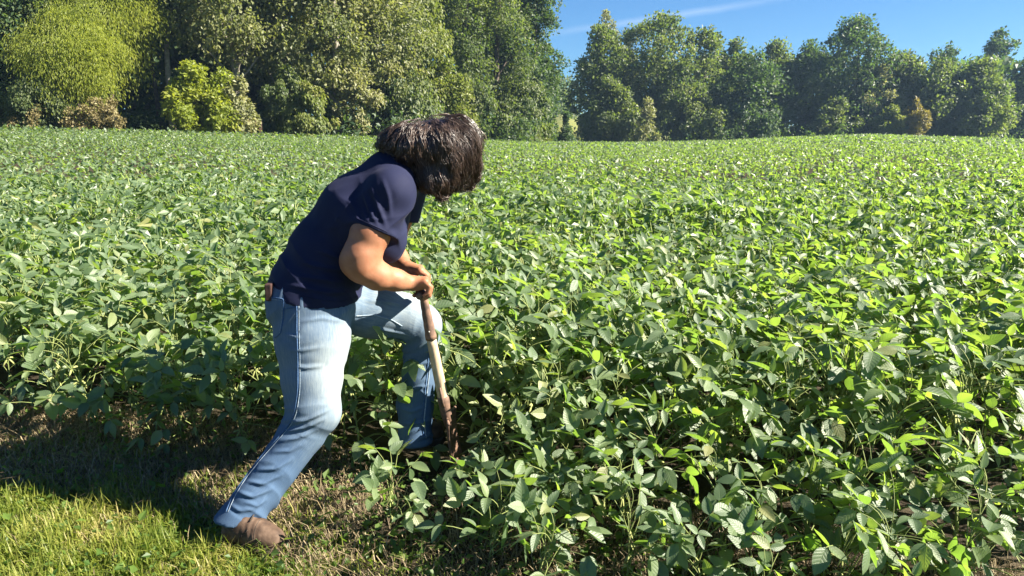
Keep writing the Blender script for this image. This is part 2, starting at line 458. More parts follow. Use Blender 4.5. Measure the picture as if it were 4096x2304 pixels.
SK = [skeleton(100 + i) for i in range(NSK)]
STEM = []
for P, lv, pd in SK:
    A = Acc(); A.tube(P, np.linspace(0.0048, 0.002, len(P)), 5); me = A.mesh('stem'); me.materials.append(M['soy_stem']); STEM.append(me)
def leaf_matrix(base, az, tilt, sc):
    return Matrix.Translation(Vector(base)) @ Matrix.Rotation(az, 4, 'Z') @ Matrix.Rotation(tilt, 4, 'Y') @ Matrix.Scale(sc, 4)
SUN_TILT = 0.30                       # leaves turn a little towards the sun
_sa = Vector((-sun_dir.y, sun_dir.x, 0)).normalized()
def sun_tilt(base, rz):
    ax = Matrix.Rotation(-rz, 3, 'Z') @ _sa
    T = Matrix.Translation(Vector(base)); return T @ Matrix.Rotation(SUN_TILT, 4, ax) @ T.inverted()
def soy_plant(k, loc, rz, lean_dir, lean, scale, label, group, leaf_scale=1.0, droop=0.0):
    P, lv, pd = SK[k]
    e = empty('soybean_plant', loc)
    e.matrix_world = Matrix.Translation(Vector(loc)) @ Matrix.Rotation(lean, 4, Vector((-math.sin(lean_dir), math.cos(lean_dir), 0))) @ Matrix.Rotation(rz, 4, 'Z') @ Matrix.Scale(scale, 4)
    tag(e, label, 'soybean plant', group)
    link('stem', STEM[k], e)
    for (m, base, az, tilt, sc) in lv:
        o = link('leaf', LEAF_HI[m], e); o.matrix_local = sun_tilt(base, rz) @ leaf_matrix(base, az, tilt + droop, sc * leaf_scale / scale ** 0.75)
    for (m, base, az) in pd:
        o = link('pod_cluster', POD[m], e); o.matrix_local = leaf_matrix(base, az, 0, 1.0)
    return e
# low-poly templates for the rest of the field
LO_T = []
for P, lv, pd in SK:
    A = Acc(); A.tube(P[[0, 4, 8]], 0.004, 3, mat=1, cap=False)
    for (m, base, az, tilt, sc) in lv:
        L = LEAF_LO[m]; mt = np.array(sun_tilt(base, 0.0) @ leaf_matrix(base, az, tilt, sc))
        Vl, f3, ml = np.concatenate(L.V), np.concatenate(L.F3), np.concatenate(L.m3)
        A.add(Vl @ mt[:3, :3].T + mt[:3, 3], f3, None, None, 0, np.concatenate(L.rnd)); A.m3[-1] = ml
    V = np.concatenate(A.V); F3 = np.concatenate(A.F3); F4 = np.concatenate(A.F4); rr = np.concatenate(A.rnd)
    F4t = np.concatenate([F4[:, [0, 1, 2]], F4[:, [0, 2, 3]]])
    LO_T.append((V, np.concatenate([F3, F4t]), np.concatenate([np.concatenate(A.m3), np.ones(len(F4t), int)]), rr))

# positions -------------------------------------------------------------
LEG_SPOTS = [(-0.92, 2.32, 0.34), (-0.74, 2.50, 0.27), (-0.40, 2.80, 0.15), (-0.26, 2.78, 0.12)]
def keep_clear(x, y, m=0.0):
    k = np.ones(len(x), bool)
    for (a, b, r) in LEG_SPOTS: k &= np.hypot(x - a, y - b) > r + m
    return k
rgp = np.random.default_rng(21)
def scatter(x0, x1, y0, y1, sp, jit):
    X, Y = np.meshgrid(np.arange(x0, x1, sp), np.arange(y0, y1, sp))
    X = X + (np.arange(X.shape[0])[:, None] % 2) * sp / 2
    X = (X + rgp.normal(0, jit * sp, X.shape)).ravel(); Y = (Y + rgp.normal(0, jit * sp, Y.shape)).ravel()
    return X, Y
def crop_scale(x, y):
    d = y - np.interp(x, NE_X, NE_Y)
    right = sstep(-1.05, -0.5, x)
    lo = 0.80 - 0.36 * right
    trod = 1 - 0.5 * np.exp(-(((x + 0.04) / 0.26) ** 2 + ((y - 2.48) / 0.20) ** 2))      # beaten down beside the spade
    return (lo + (1 - lo) * sstep(0, 0.5 + 0.8 * sstep(-0.5, 0.3, x), d)) * trod
X, Y = scatter(-6, 7, 0.4, 7, 0.205, 0.24)
k = in_field(X, Y) & keep_clear(X, Y); X, Y = X[k], Y[k]
r = np.hypot(X, Y); az = np.arctan2(X, Y)
inwedge = (np.abs(X / np.maximum(Y * CP, .01)) < (512 + 40) / FPX)
# drop plants that would stand right before the lens
k = ~((r < 1.42) & inwedge) & (r > 1.1); X, Y, r, az, inwedge = X[k], Y[k], r[k], az[k], inwedge[k]
order = np.argsort(np.where(inwedge, r, 99))
near = order[:295]; NEAR_R = r[near].max()
rest0 = order[295:]
for i in near:
    x, y = X[i], Y[i]; d = y - np.interp(x, NE_X, NE_Y)
    sc = float(crop_scale(x, y)) * rgp.uniform(0.9, 1.1)
    if d < 0.30 and x > -0.6: lab, grp = 'short soybean plant on the ragged front edge of the crop beside the mown grass', 'short plants on the crop edge'
    elif d < 0.30: lab, grp = 'leafy soybean plant in the shaded wall of crop above the dry straw', 'plants of the crop wall above the straw'
    elif x < -0.5: lab, grp = 'tall soybean plant in the crop behind the bending person', 'near plants behind the person'
    else: lab, grp = 'tall soybean plant with sunlit bright green leaves beyond the spade', 'near plants beyond the spade'
    ld = rgp.uniform(0, 6.28); ln = abs(rgp.normal(0, 0.12))
    if d < 0.25 and rgp.random() < .6: ld = -math.pi / 2 + rgp.normal(0, .6); ln = rgp.uniform(.1, .38)
    soy_plant(int(rgp.integers(0, NSK)), (x, y, gz(x, y) - 0.01), rgp.uniform(0, 6.28), ld, ln, sc, lab, grp)
# the plant pushed over by the spade
LEAF_PALE = []
M['soy_pale'] = leaf_mat('soy_leaf_pale', [(0.0, (0.15, 0.18, 0.085)), (1.0, (0.24, 0.26, 0.12))], [(0.0, (0.26, 0.36, 0.07)), (1.0, (0.36, 0.42, 0.09))], 0.30, 0.5, 0.6, veins=True, objrand=True)
for me in LEAF_HI:
    c_ = me.copy(); c_.materials[0] = M['soy_pale']; LEAF_PALE.append(c_)
for k_, bx_, by_, dir_, ln_ in ((3, -0.24, 2.70, -0.12, 1.05), (6, -0.22, 2.78, 0.10, 0.92)):
    e_ = soy_plant(k_, (bx_, by_, gz(bx_, by_) + 0.10), 0.6 + k_, dir_, ln_, 0.85, 'pale wilting soybean plant toppled over to the side of the spade', 'plants pushed over by the spade', droop=0.4)
    for ch in e_.children:
        if ch.data in LEAF_HI: ch.data = LEAF_PALE[LEAF_HI.index(ch.data)]

def soy_stuff(name, PX, PY, scl, label, rg):
    V, F, Mi, Rn, n = [], [], [], [], 0
    Z = ground(PX, PY)
    kk = rg.integers(0, NSK, len(PX))
    for t in range(NSK):
        idx = np.where(kk == t)[0]
        if not len(idx): continue
        tv, tf, tm, tr = LO_T[t]
        a = rg.normal(0, .7, len(idx)); c, s = np.cos(a), np.sin(a); sc = scl[idx] * rg.uniform(0.9, 1.12, len(idx))
        lx, ly = rg.normal(0, .1, len(idx)), rg.normal(0, .1, len(idx))
        vx = (tv[None, :, 0] * c[:, None] - tv[None, :, 1] * s[:, None] + tv[None, :, 2] * lx[:, None]) * sc[:, None] + PX[idx, None]
        vy = (tv[None, :, 0] * s[:, None] + tv[None, :, 1] * c[:, None] + tv[None, :, 2] * ly[:, None]) * sc[:, None] + PY[idx, None]
        vz = tv[None, :, 2] * sc[:, None] + Z[idx, None] - 0.01
        V.append(np.stack([vx, vy, vz], -1).reshape(-1, 3))
        F.append((tf[None] + (np.arange(len(idx)) * len(tv))[:, None, None] + n).reshape(-1, 3)); n += len(idx) * len(tv)
        Mi.append(np.tile(tm, len(idx))); Rn.append(((tr[None] + rg.random((len(idx), 1))) % 1.0).ravel())
    me = mesh_np(name, np.concatenate(V), np.concatenate(F), False, {'rnd': np.concatenate(Rn)}, None, np.concatenate(Mi))
    o = link(name, me, None, [M['soy_far'], M['soy_stem']])
    tag(o, label, 'soybean crop', kind='stuff'); return o
X2, Y2 = scatter(-13, 14, 2, 14, 0.25, 0.28)
r2 = np.hypot(X2, Y2)
k = in_field(X2, Y2) & (r2 < 12.5) & (np.abs(np.arctan2(X2, Y2)) < 0.76) & ((r2 > NEAR_R) | (np.abs(X2 / (Y2 * CP)) > (512 + 40) / FPX)) & (r2 > 2.4)
X2, Y2 = X2[k], Y2[k]
# bands of slightly lower growth, as in the photograph's darker rows
def growth(x, y): return 1 + 0.10 * vnoise(np.stack([x, y, 0 * x], -1), 0.35, 5) + 0.06 * np.sin((y * 0.9 + x * 0.35) * 2 * math.pi / 1.5)
soy_stuff('soybean_rows', X2, Y2, crop_scale(X2, Y2) * growth(X2, Y2), 'soybean crop of the middle field, past the nearest plants', np.random.default_rng(31))

def far_canopy(name, r0, r1, dens, L, label, seed, thick=0.36, four=True):
    rg = np.random.default_rng(seed)
    azm = 0.74
    n = int(dens * azm * (r1 * r1 - r0 * r0))
    az = rg.uniform(-azm, azm, n); r = np.sqrt(rg.uniform(r0 * r0, r1 * r1, n))
    x, y = r * np.sin(az), r * np.cos(az)
    k = in_field(x, y); x, y = x[k], y[k]; n = len(x)
    g = ground(x, y)
    top = CROP_H * growth(x, y) * (1 + 0.10 * vnoise(np.stack([x, y, 0 * x], -1), 3.2, 9))
    z = g + top * (1.03 - thick * rg.random(n) ** 1.6)
    a = rg.uniform(0, 6.28, n); pit = rg.normal(0.0, 0.62, n)
    d = np.stack([np.cos(a) * np.cos(pit), np.sin(a) * np.cos(pit), np.sin(pit)], -1)
    up = nrm(np.stack([rg.normal(0, .45, n), rg.normal(0, .45, n), np.ones(n)], -1))
    yv = nrm(np.cross(up, d)); zv = np.cross(d, yv)
    LL = L * rg.uniform(0.8, 1.2, n)[:, None]
    base = np.stack([x, y, z], -1)
    if four:
        P = [base, base + d * .4 * LL + yv * .3 * LL + zv * .1 * LL, base + d * .45 * LL - zv * .04 * LL, base + d * .4 * LL - yv * .3 * LL + zv * .1 * LL, base + d * LL - zv * .15 * LL]
        f = np.array([[0, 2, 1], [1, 2, 4], [0, 3, 2], [2, 3, 4]])
    else:
        P = [base, base + d * .45 * LL + yv * .32 * LL, base + d * .45 * LL - yv * .32 * LL, base + d * LL - zv * .15 * LL]
        f = np.array([[0, 2, 1], [1, 2, 3]])
    kx = len(P); V = np.stack(P, 1).reshape(-1, 3)
    F = (f[None] + (np.arange(n) * kx)[:, None, None]).reshape(-1, 3)
    me = mesh_np(name, V, F, False, {'rnd': np.repeat(rg.random(n), kx)})
    o = link(name, me, None, M['soy_far']); tag(o, label, 'soybean crop', kind='stuff')
far_canopy('soybean_canopy', 12.2, 40, 74, 0.102, 'green soybean canopy running back across the field', 41)
far_canopy('far_soybean_canopy', 39.5, 112, 16, 0.18, 'pale green far soybean canopy reaching the tree line', 42, four=False)

# ------------------------------------------------------------------ grass, straw, weeds
def blades(name, x, y, h, w, bend, mat, label, seed, flat=0.0, cat='grass', patch=0.0):
    rg = np.random.default_rng(seed); n = len(x)
    a = rg.uniform(0, 6.28, n); g = ground(x, y)
    d = np.stack([np.cos(a), np.sin(a), 0 * a], -1); s = np.stack([-np.sin(a), np.cos(a), 0 * a], -1)
    up = np.array([0, 0, 1.0]); b = np.stack([x, y, g - 0.004], -1); h = h[:, None]; bend = bend[:, None]; w = w[:, None]
    m1 = b + h * (up * 0.55 * np.cos(bend * .5) + d * .5 * np.sin(bend * .5)); m2 = m1 + h * .5 * (up * np.cos(bend * 1.4) + d * np.sin(bend * 1.4))
    m2[:, 2] = np.maximum(m2[:, 2], g + .002)
    P = [b - s * w, b + s * w, m1 + s * w * .8, m1 - s * w * .8, m2]
    V = np.stack(P, 1).reshape(-1, 3); q = (np.arange(n) * 5)[:, None]
    rv = rg.random(n)
    if patch: rv = np.clip(rv * (1 - patch) + patch * (.5 + .75 * vnoise(np.stack([x, y, 0 * x], -1), 4.5, 14) + .35 * vnoise(np.stack([x, y, 0 * x], -1), 14, 15)), 0, 1)
    me = mesh_np(name, V, [q + np.array([[2, 4, 3]]), q + np.array([[0, 1, 2, 3]])], False, {'rnd': np.repeat(rv, 5)})
    o = link(name, me, None, mat); tag(o, label, cat, kind='stuff'); return o
rgg = np.random.default_rng(55)
def margin_pts(n, d0, d1, x0=-3.4, x1=1.6):
    x = rgg.uniform(x0, x1, n); e = np.interp(x, NE_X, NE_Y); y = e - rgg.uniform(d0, d1, n)
    k = (np.hypot(x, y) > 0.9) & (y > 0.5); return x[k], y[k]
x, y = margin_pts(112000, 0.02, 1.6, -3.5, 0.7)
d = np.interp(x, NE_X, NE_Y) - y
pk = rgg.random(len(x)) < np.clip(0.16 + 1.0 * sstep(0.20, 0.62, d + 0.18 * vnoise(np.stack([x, y, 0 * x], -1), 2.5, 2) + 0.5 * sstep(-1.2, 0, x) * 0.5), 0, 1)
x, y = x[pk], y[pk]; n = len(x)
clump = 0.5 + 0.45 * vnoise(np.stack([x, y, 0 * x], -1), 9, 3) + 0.4 * vnoise(np.stack([x, y, 0 * x], -1), 2.6, 13)
blades('grass', x, y, rgg.uniform(0.025, 0.075, n) * np.clip(0.35 + 1.25 * clump, .25, 2.2), rgg.uniform(0.0014, 0.0034, n), rgg.uniform(0.1, 1.9, n), M['grass'], 'short mown yellow-green grass along the field margin', 61, patch=0.55)
x, y = margin_pts(26000, -0.35, 0.46)
kp = rgg.random(len(x)) < 1 - 0.85 * sstep(-0.9, -0.2, x); x, y = x[kp], y[kp]
n = len(x)
blades('dry_straw', x, y, rgg.uniform(0.05, 0.17, n), rgg.uniform(0.0008, 0.0022, n), rgg.uniform(0.9, 2.0, n), M['straw'], 'dry brown straw lying in the shade along the crop edge', 62, cat='straw')
x, y = margin_pts(2200, 0.1, 1.6, -2.8, 0.7); x2_, y2_ = margin_pts(9000, -0.8, 0.3, -0.3, 1.6); x, y = np.concatenate([x, x2_]), np.concatenate([y, y2_]); n = len(x)
blades('dry_thatch', x, y, rgg.uniform(0.04, 0.12, n), rgg.uniform(0.0008, 0.0018, n), rgg.uniform(0.6, 1.9, n), M['straw'], 'scattered dead grass stems among the green grass', 63, cat='straw')
# small broad-leaved weeds between the grass
def weeds():
    rg = np.random.default_rng(66)
    x, y = margin_pts(19000, -0.5, 1.6); n = len(x)
    kp = rg.random(n) < 0.45 + 0.55 * sstep(-1.2, -0.3, x); x, y = x[kp], y[kp]; n = len(x)
    g = ground(x, y); a = rg.uniform(0, 6.28, n); pit = rg.normal(.25, .4, n)
    d = np.stack([np.cos(a) * np.cos(pit), np.sin(a) * np.cos(pit), np.sin(pit)], -1)
    up = nrm(np.stack([rg.normal(0, .4, n), rg.normal(0, .4, n), np.ones(n)], -1)); yv = nrm(np.cross(up, d)); zv = np.cross(d, yv)
    L = (0.012 + 0.034 * rg.random(n) ** 2)[:, None]; b = np.stack([x, y, g + rg.uniform(0.006, 0.06, n)], -1)
    P = [b, b + d * .4 * L + yv * .34 * L + zv * .1 * L, b + d * .5 * L, b + d * .4 * L - yv * .34 * L + zv * .1 * L, b + d * L]
    V = np.stack(P, 1).reshape(-1, 3); f = np.array([[0, 2, 1], [1, 2, 4], [0, 3, 2], [2, 3, 4]])
    F = (f[None] + (np.arange(n) * 5)[:, None, None]).reshape(-1, 3)
    o = link('small_weeds', mesh_np('small_weeds', V, F, False, {'rnd': np.repeat(rg.random(n), 5)}), None, M['weed'])
    tag(o, 'tiny round-leaved clover and weeds among the margin grass', 'weeds', kind='stuff')
weeds()
# ------------------------------------------------------------------ trees
def leaves_mesh(name, C, D, U, L, wid, rnd):
    """kite-shaped leaves: C base, D direction, U rough normal"""
    n = len(C); yv = nrm(np.cross(U, D)); zv = np.cross(D, yv); L = L[:, None]
    P = [C, C + D * .5 * L + yv * wid * L + zv * .12 * L, C + D * L, C + D * .5 * L - yv * wid * L + zv * .12 * L]
    V = np.stack(P, 1).reshape(-1, 3); q = (np.arange(n) * 4)[:, None]
    F = np.concatenate([q + np.array([[0, 2, 1]]), q + np.array([[0, 3, 2]])])
    return mesh_np(name, V, F, False, {'rnd': np.repeat(rnd, 4)})
PROF = {
    'round': lambda t: np.sin(math.pi * np.clip(0.10 + 0.86 * t, 0, 1)) ** 0.6,
    'tall': lambda t: (0.45 + 0.55 * np.sin(math.pi * np.clip(t * 0.9 + .1, 0, 1)) ** 0.7) * np.clip((1.02 - t) / 0.28, 0, 1) ** 0.55,
    'full': lambda t: np.clip((1.03 - t) / 0.62, 0, 1) ** 0.5 * (0.80 + 0.20 * np.clip(t / .3, 0, 1)),
    'cone': lambda t: (1.03 - t),
    'vase': lambda t: (0.30 + 0.70 * np.clip(t / 0.65, 0, 1)) * np.clip((1.03 - t) / 0.3, 0, 1) ** 0.5,
}
def crown_data(rg, H, R, cb, shape, n, leaf, ncl, clr, droop):
    """positions of clumps and of leaves, base of trunk at origin"""
    tt = rg.random(ncl * 8); keep = rg.random(ncl * 8) < PROF[shape](tt) ** 1.3 + .22
    t = tt[keep][:ncl]; ncl = len(t)
    prof = PROF[shape](t); a = rg.uniform(0, 2 * math.pi, ncl); sd = int(rg.integers(0, 999))
    lob = 1 + 0.34 * vnoise(np.stack([np.cos(a) * 1.3, np.sin(a) * 1.3, t * H / R * 1.1], -1), 1.0, sd) + rg.normal(0, .07, ncl)
    rho = R * prof * lob * rg.random(ncl) ** 0.40
    rho = np.maximum(rho - clr * 0.45, 0.05)
    zc = H * (cb + (1 - cb) * t) - clr * 0.3 * t
    Cc = np.stack([rho * np.cos(a), rho * np.sin(a), zc], -1)
    cr = clr * np.exp(rg.normal(0, .35, ncl))
    w = cr ** 2; ci = rg.choice(ncl, n, p=w / w.sum())
    u = nrm(rg.normal(0, 1, (n, 3))); u[:, 2] = np.where((u[:, 2] < -0.3) & (rg.random(n) < .5), -u[:, 2], u[:, 2])
    rad = cr[ci] * rg.random(n) ** 0.42
    P = Cc[ci] + u * rad[:, None] * np.array([1.0, 1.0, 1.05])
    if droop > 0:
        P[:, 2] -= droop * cr[ci] * rg.random(n) * (rad / cr[ci]) ** 2
    crnd = rg.random(ncl)
    rnd = np.clip(0.55 * crnd[ci] + 0.45 * rg.random(n) + rg.normal(0, .05, n), 0, 1)
    outw = nrm(P - np.array([0, 0, H * (cb + (1 - cb) * .4)]))
    if droop > 0:
        D = nrm(outw * .35 + np.array([0, 0, -1.0]) + rg.normal(0, .35, (n, 3)))
    else:
        D = nrm(outw * .5 + rg.normal(0, .6, (n, 3)) + np.array([0, 0, -.25]))
    U = nrm(outw * .7 + u * .4 + np.array([0, 0, .45]) + rg.normal(0, .55, (n, 3)))
    return Cc, cr, P, D, U, leaf * rg.uniform(.7, 1.3, n), rnd
def trunk_mesh(rg, H, R, cb, Cc, tr, lean, nl=14, up=0.86):
    A = Acc(); s = np.linspace(0, up, 8)
    P = np.stack([lean[0] * s ** 1.5 * H + 0.012 * H * np.sin(5 * s + rg.uniform(0, 6)), lean[1] * s ** 1.5 * H + 0.012 * H * np.sin(4 * s + rg.uniform(0, 6)), H * s - .15], -1)
    A.tube(P, tr * np.array([1.35, 1.0, .9, .78, .64, .5, .34, .15]), 8)
    pick = rg.permutation(len(Cc))[:nl]
    for i in pick:
        c = Cc[i]; zt = max(H * cb * 0.75, c[2] - rg.uniform(.5, .95) * np.hypot(c[0], c[1]) - 0.05 * H); zt = min(zt, H * .8)
        q = np.array([np.interp(zt, P[:, 2], P[:, k]) for k in range(3)])
        mid = (q + c) / 2 + np.array([0, 0, 0.12 * np.hypot(*(c - q)[:2])]) + rg.normal(0, .03 * R, 3)
        rr = tr * max(.18, .42 * (1 - zt / H))
        A.tube(np.array([q, (q + mid) / 2 + rg.normal(0, .015 * R, 3), mid, (mid + c) / 2, c]), rr * np.array([1, .8, .6, .42, .2]), 5, cap=False)
    return A.mesh('trunk')
def tree(name, u, vtop, hw, y, label, leafm='leaf_mid', shape='tall', cb=0.12, n=9000, leaf=0.34, ncl=60, clr=None, tr=None, bark='bark', seed=1, droop=0.0, lean=(0, 0), wid=.32, cat='tree', group=None, base_dy=0.0, nl=14):
    rg = np.random.default_rng(seed)
    top = W(u, vtop, y); x = top[0]; zb = gz(x, y)
    H = top[2] - zb; R = hw / FPX * y
    clr = clr or min(0.26 * R, 0.62 + .07 * R)
    leaf = leaf * 1.18; hw = hw * 1.08; R = R * 1.08
    Cc, cr, P, D, U, L, rnd = crown_data(rg, H, R, cb, shape, n, leaf, ncl, clr, droop)
    e = empty(name, (x, y, zb)); tag(e, label, cat, group)
    tr = tr or max(0.05, 0.016 * H)
    sh = np.array([lean[0] * H, lean[1] * H, 0])
    def bend(Q): return Q + sh * np.clip(Q[:, 2:3] / H, 0, 1.2) ** 1.5
    link('trunk', trunk_mesh(rg, H, R, cb, bend(Cc), tr, lean, nl), e, M[bark])
    link('crown', leaves_mesh('crown', bend(P), D, U, L, wid, rnd), e, M[leafm])
    return e
NEAR = dict(n=17500, leaf=0.265, ncl=210)
tree_leaf('leaf_rust', (0.11, 0.11, 0.03), (0.17, 0.145, 0.035), (0.25, 0.19, 0.05), (0.25, 0.24, 0.03), (0.40, 0.32, 0.05), 0.35)
# --- left wood, trees along the field edge from the near corner to the gap
tree('feathery_tree', 68, 10, 50, 50, 'bright yellow-green feathery tree with leaning trunk at field edge', 'leaf_yellow', 'round', 0.46, 27000, 0.19, 110, 1.05, 0.14, seed=3, droop=1.3, wid=.12, lean=(-.05, 0))
tree('feathery_tree', 98, -40, 44, 53, 'taller yellow-green feathery tree rising behind the leaning one', 'leaf_yellow', 'round', 0.42, 22000, 0.19, 90, 1.2, 0.16, seed=4, droop=1.2, wid=.12)
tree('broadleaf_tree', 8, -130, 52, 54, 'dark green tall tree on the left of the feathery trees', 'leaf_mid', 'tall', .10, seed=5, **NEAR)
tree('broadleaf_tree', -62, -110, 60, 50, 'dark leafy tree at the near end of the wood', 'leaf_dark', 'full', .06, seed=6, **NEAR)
tree('understory_tree', 28, 78, 30, 48, 'low drab olive bush-like tree below the feathery crown', 'leaf_mid', 'round', .05, 9000, 0.17, 45, seed=7, droop=.3)
tree('broadleaf_tree', 148, -170, 34, 57, 'tall tree with bare pale trunk beside the feathery trees', 'leaf_mid', 'tall', .34, 12000, 0.27, 130, bark='bark_pale', tr=.22, seed=8)
tree('broadleaf_tree', 132, -150, 26, 60, 'slim tree with grey trunk in deep shade of the wood', 'leaf_dark', 'tall', .42, 9000, 0.26, 90, bark='bark', tr=.17, seed=9)
tree('broadleaf_tree', 215, -160, 50, 57, 'broad tall tree with pale yellowish leaves above the lime sapling', 'leaf_poplar', 'tall', .28, bark='bark_pale', seed=10, **NEAR)
tree('sapling', 200, 62, 33, 52, 'lime-yellow broad sapling standing before the tall trees', 'leaf_yellow', 'round', .08, 11000, 0.24, 50, tr=.07, seed=11)
tree('sapling', 232, 78, 22, 53, 'small pale tan-green sapling beside the lime sapling', 'leaf_pale', 'round', .06, 5000, 0.21, 30, tr=.06, seed=12)
tree('broadleaf_tree', 268, -150, 40, 60, 'dense green tree between two paler ones', 'leaf_poplar', 'tall', .16, bark='bark_pale', seed=13, **NEAR)
tree('broadleaf_tree', 322, -165, 46, 60, 'tall tree with glittering pale leaves and pale trunk', 'leaf_poplar', 'tall', .20, bark='bark_pale', seed=14, **NEAR)
tree('understory_tree', 308, 84, 22, 55, 'round light green understory tree at foot of the tall trees', 'leaf_gold', 'round', .10, 8000, 0.20, 36, tr=.07, seed=15, droop=.4)
tree('understory_tree', 285, 68, 20, 57, 'small green understory tree near the dead stalks', 'leaf_mid', 'round', .08, 6000, 0.2, 36, tr=.06, seed=16, droop=.4)
tree('broadleaf_tree', 372, -140, 38, 64, 'tree with mixed yellow-green leaves right of the glittering one', 'leaf_poplar', 'tall', .12, seed=17, bark='bark_pale', **NEAR)
tree('understory_tree', 352, 72, 24, 60, 'shaded understory tree with thin trunks behind the crop', 'leaf_pale', 'round', .2, 7000, 0.2, 40, tr=.06, seed=18)
tree('broadleaf_tree', 412, -75, 36, 68, 'light green fine-leaved tree rising above the person', 'leaf_gold', 'full', .06, 14000, 0.27, 130, seed=19, droop=.4)
tree('broadleaf_tree', 395, 52, 34, 64, 'lower fine-leaved green tree behind the person\'s back', 'leaf_mid', 'full', .05, 11000, 0.25, 100, seed=20, droop=.4)
tree('understory_tree', 446, 62, 26, 68, 'rounded olive-yellow bushy tree over the person\'s head', 'leaf_gold', 'full', .04, 9500, .25, 90, seed=21)
tree('broadleaf_tree', 462, -90, 36, 80, 'tall dark green tree with open limbs beside the gap', 'leaf_mid', 'vase', .10, seed=22, **NEAR)
tree('broadleaf_tree', 498, -85, 34, 84, 'tall dense green tree in the middle of the gap side', 'leaf_mid', 'tall', .08, seed=23, **NEAR)
tree('broadleaf_tree', 534, -55, 28, 88, 'tall green tree last before the gap in the trees', 'leaf_dark', 'full', .06, seed=24, n=18000, leaf=.30, ncl=230)
tree('broadleaf_tree', 545, 40, 12, 92, 'slim tree on the rim of the gap', 'leaf_dark', 'full', .05, 9000, .27, 60, seed=25)
tree('understory_tree', 520, 72, 28, 84, 'rounded light green tree at the foot of the tall trees by the gap', 'leaf_mid', 'full', .04, 10000, .29, 90, seed=26, droop=.3)
tree('understory_tree', 484, 86, 24, 80, 'low dark tree in front of the tall trees near the person\'s hair', 'leaf_mid', 'full', .03, 7500, .28, 60, seed=27, droop=.3)
# --- gap
tree('conifer_sapling', 566, 114, 9, 95, 'small dark conifer sapling standing alone in the gap', 'leaf_dark', 'cone', .04, 1800, .28, 30, clr=.42, tr=.07, seed=28)
# --- right tree line
FAR = dict(n=10500, leaf=0.44, ncl=220)
tree('broadleaf_tree', 604, 30, 32, 118, 'broad lit green tree on the right of the gap', 'leaf_mid', 'full', .05, seed=30, n=13000, leaf=.44, ncl=260)
tree('broadleaf_tree', 615, 84, 24, 112, 'lower sunlit tree in front of the broad one by the gap', 'leaf_mid', 'full', .04, 8000, .40, 110, seed=31)
tree('broadleaf_tree', 607, 10, 18, 128, 'pale yellowish treetop rising above the broad tree by the gap', 'leaf_pale', 'full', .1, 9000, .34, 90, bark='bark_pale', seed=32)
tree('broadleaf_tree', 628, 32, 14, 126, 'pale thin-leaved tree with white trunk between two broad trees', 'leaf_pale', 'full', .15, 7000, .34, 80, bark='bark_pale', tr=.2, seed=33)
tree('broadleaf_tree', 660, 16, 36, 120, 'big spreading tree with dark ascending limbs', 'leaf_mid', 'vase', .10, seed=34, tr=.4, nl=26, **FAR)
tree('broadleaf_tree', 706, 27, 30, 122, 'rounded green treetop next to the spreading tree', 'leaf_mid', 'full', .06, seed=35, **FAR)
tree('understory_tree', 694, 84, 30, 114, 'dull green low tree under the spreading tree', 'leaf_mid', 'full', .05, 7000, .40, 100, seed=36)
tree('understory_tree', 648, 100, 16, 110, 'small dull green bush below the spreading tree', 'leaf_pale', 'full', .03, 3000, .34, 30, seed=37)
tree('broadleaf_tree', 752, 54, 36, 116, 'dense dark rounded tree at the foot of the field rise', 'leaf_dark', 'full', .03, seed=38, **FAR)
tree('broadleaf_tree', 736, 42, 22, 128, 'narrow treetop behind the dense dark tree', 'leaf_mid', 'tall', .06, seed=39, **FAR)
tree('broadleaf_tree', 776, 44, 22, 130, 'flat-topped green tree behind the field crest', 'leaf_mid', 'tall', .06, seed=40, **FAR)
tree('broadleaf_tree', 812, 46, 30, 126, 'shaded bluish-green tree left of the tallest one', 'leaf_dark', 'full', .03, seed=41, **FAR)
tree('broadleaf_tree', 862, 16, 40, 118, 'tallest dark tree of the right line with ragged outline', 'leaf_dark', 'tall', .05, seed=42, n=13500, leaf=.44, ncl=280)
tree('broadleaf_tree', 880, 68, 22, 114, 'grey-green half-bare tree leaning on the tallest one', 'leaf_pale', 'tall', .04, 6000, .38, 55, seed=43)
tree('understory_tree', 838, 100, 22, 112, 'low dark green tree on the field crest', 'leaf_mid', 'full', .03, 6000, .36, 45, seed=44)
tree('broadleaf_tree', 905, 56, 26, 116, 'mid green tree right of the tallest one', 'leaf_mid', 'full', .04, seed=45, **FAR)
tree('understory_tree', 917, 100, 12, 107, 'orange-yellow turning shrub tree at the field edge', 'leaf_rust', 'full', .03, 4500, .34, 36, seed=46)
tree('understory_tree', 893, 108, 16, 108, 'yellowish green shrub tree next to the orange one', 'leaf_gold', 'full', .03, 4500, .34, 36, seed=47)
tree('broadleaf_tree', 948, 46, 22, 128, 'rounded treetop standing above its lower neighbours', 'leaf_dark', 'full', .1, 7500, .45, 130, seed=48)
tree('broadleaf_tree', 944, 64, 32, 112, 'broad leafy green tree of the right line', 'leaf_mid', 'full', .03, seed=49, **FAR)
tree('broadleaf_tree', 984, 62, 30, 110, 'lit green tree with yellowish side next to the broad one', 'leaf_mid', 'full', .03, seed=50, **FAR)
tree('broadleaf_tree', 1001, 31, 21, 130, 'open-crowned tall tree rising behind the lit one', 'leaf_dark', 'full', .12, 7500, .45, 130, seed=51)
tree('understory_tree', 985, 100, 18, 106, 'small leafy tree at foot of the lit one', 'leaf_mid', 'full', .03, 5000, .36, 60, seed=52)
tree('broadleaf_tree', 1034, 60, 26, 118, 'dark bluish tree at the far end of the right line', 'leaf_dark', 'full', .03, seed=53, **FAR)

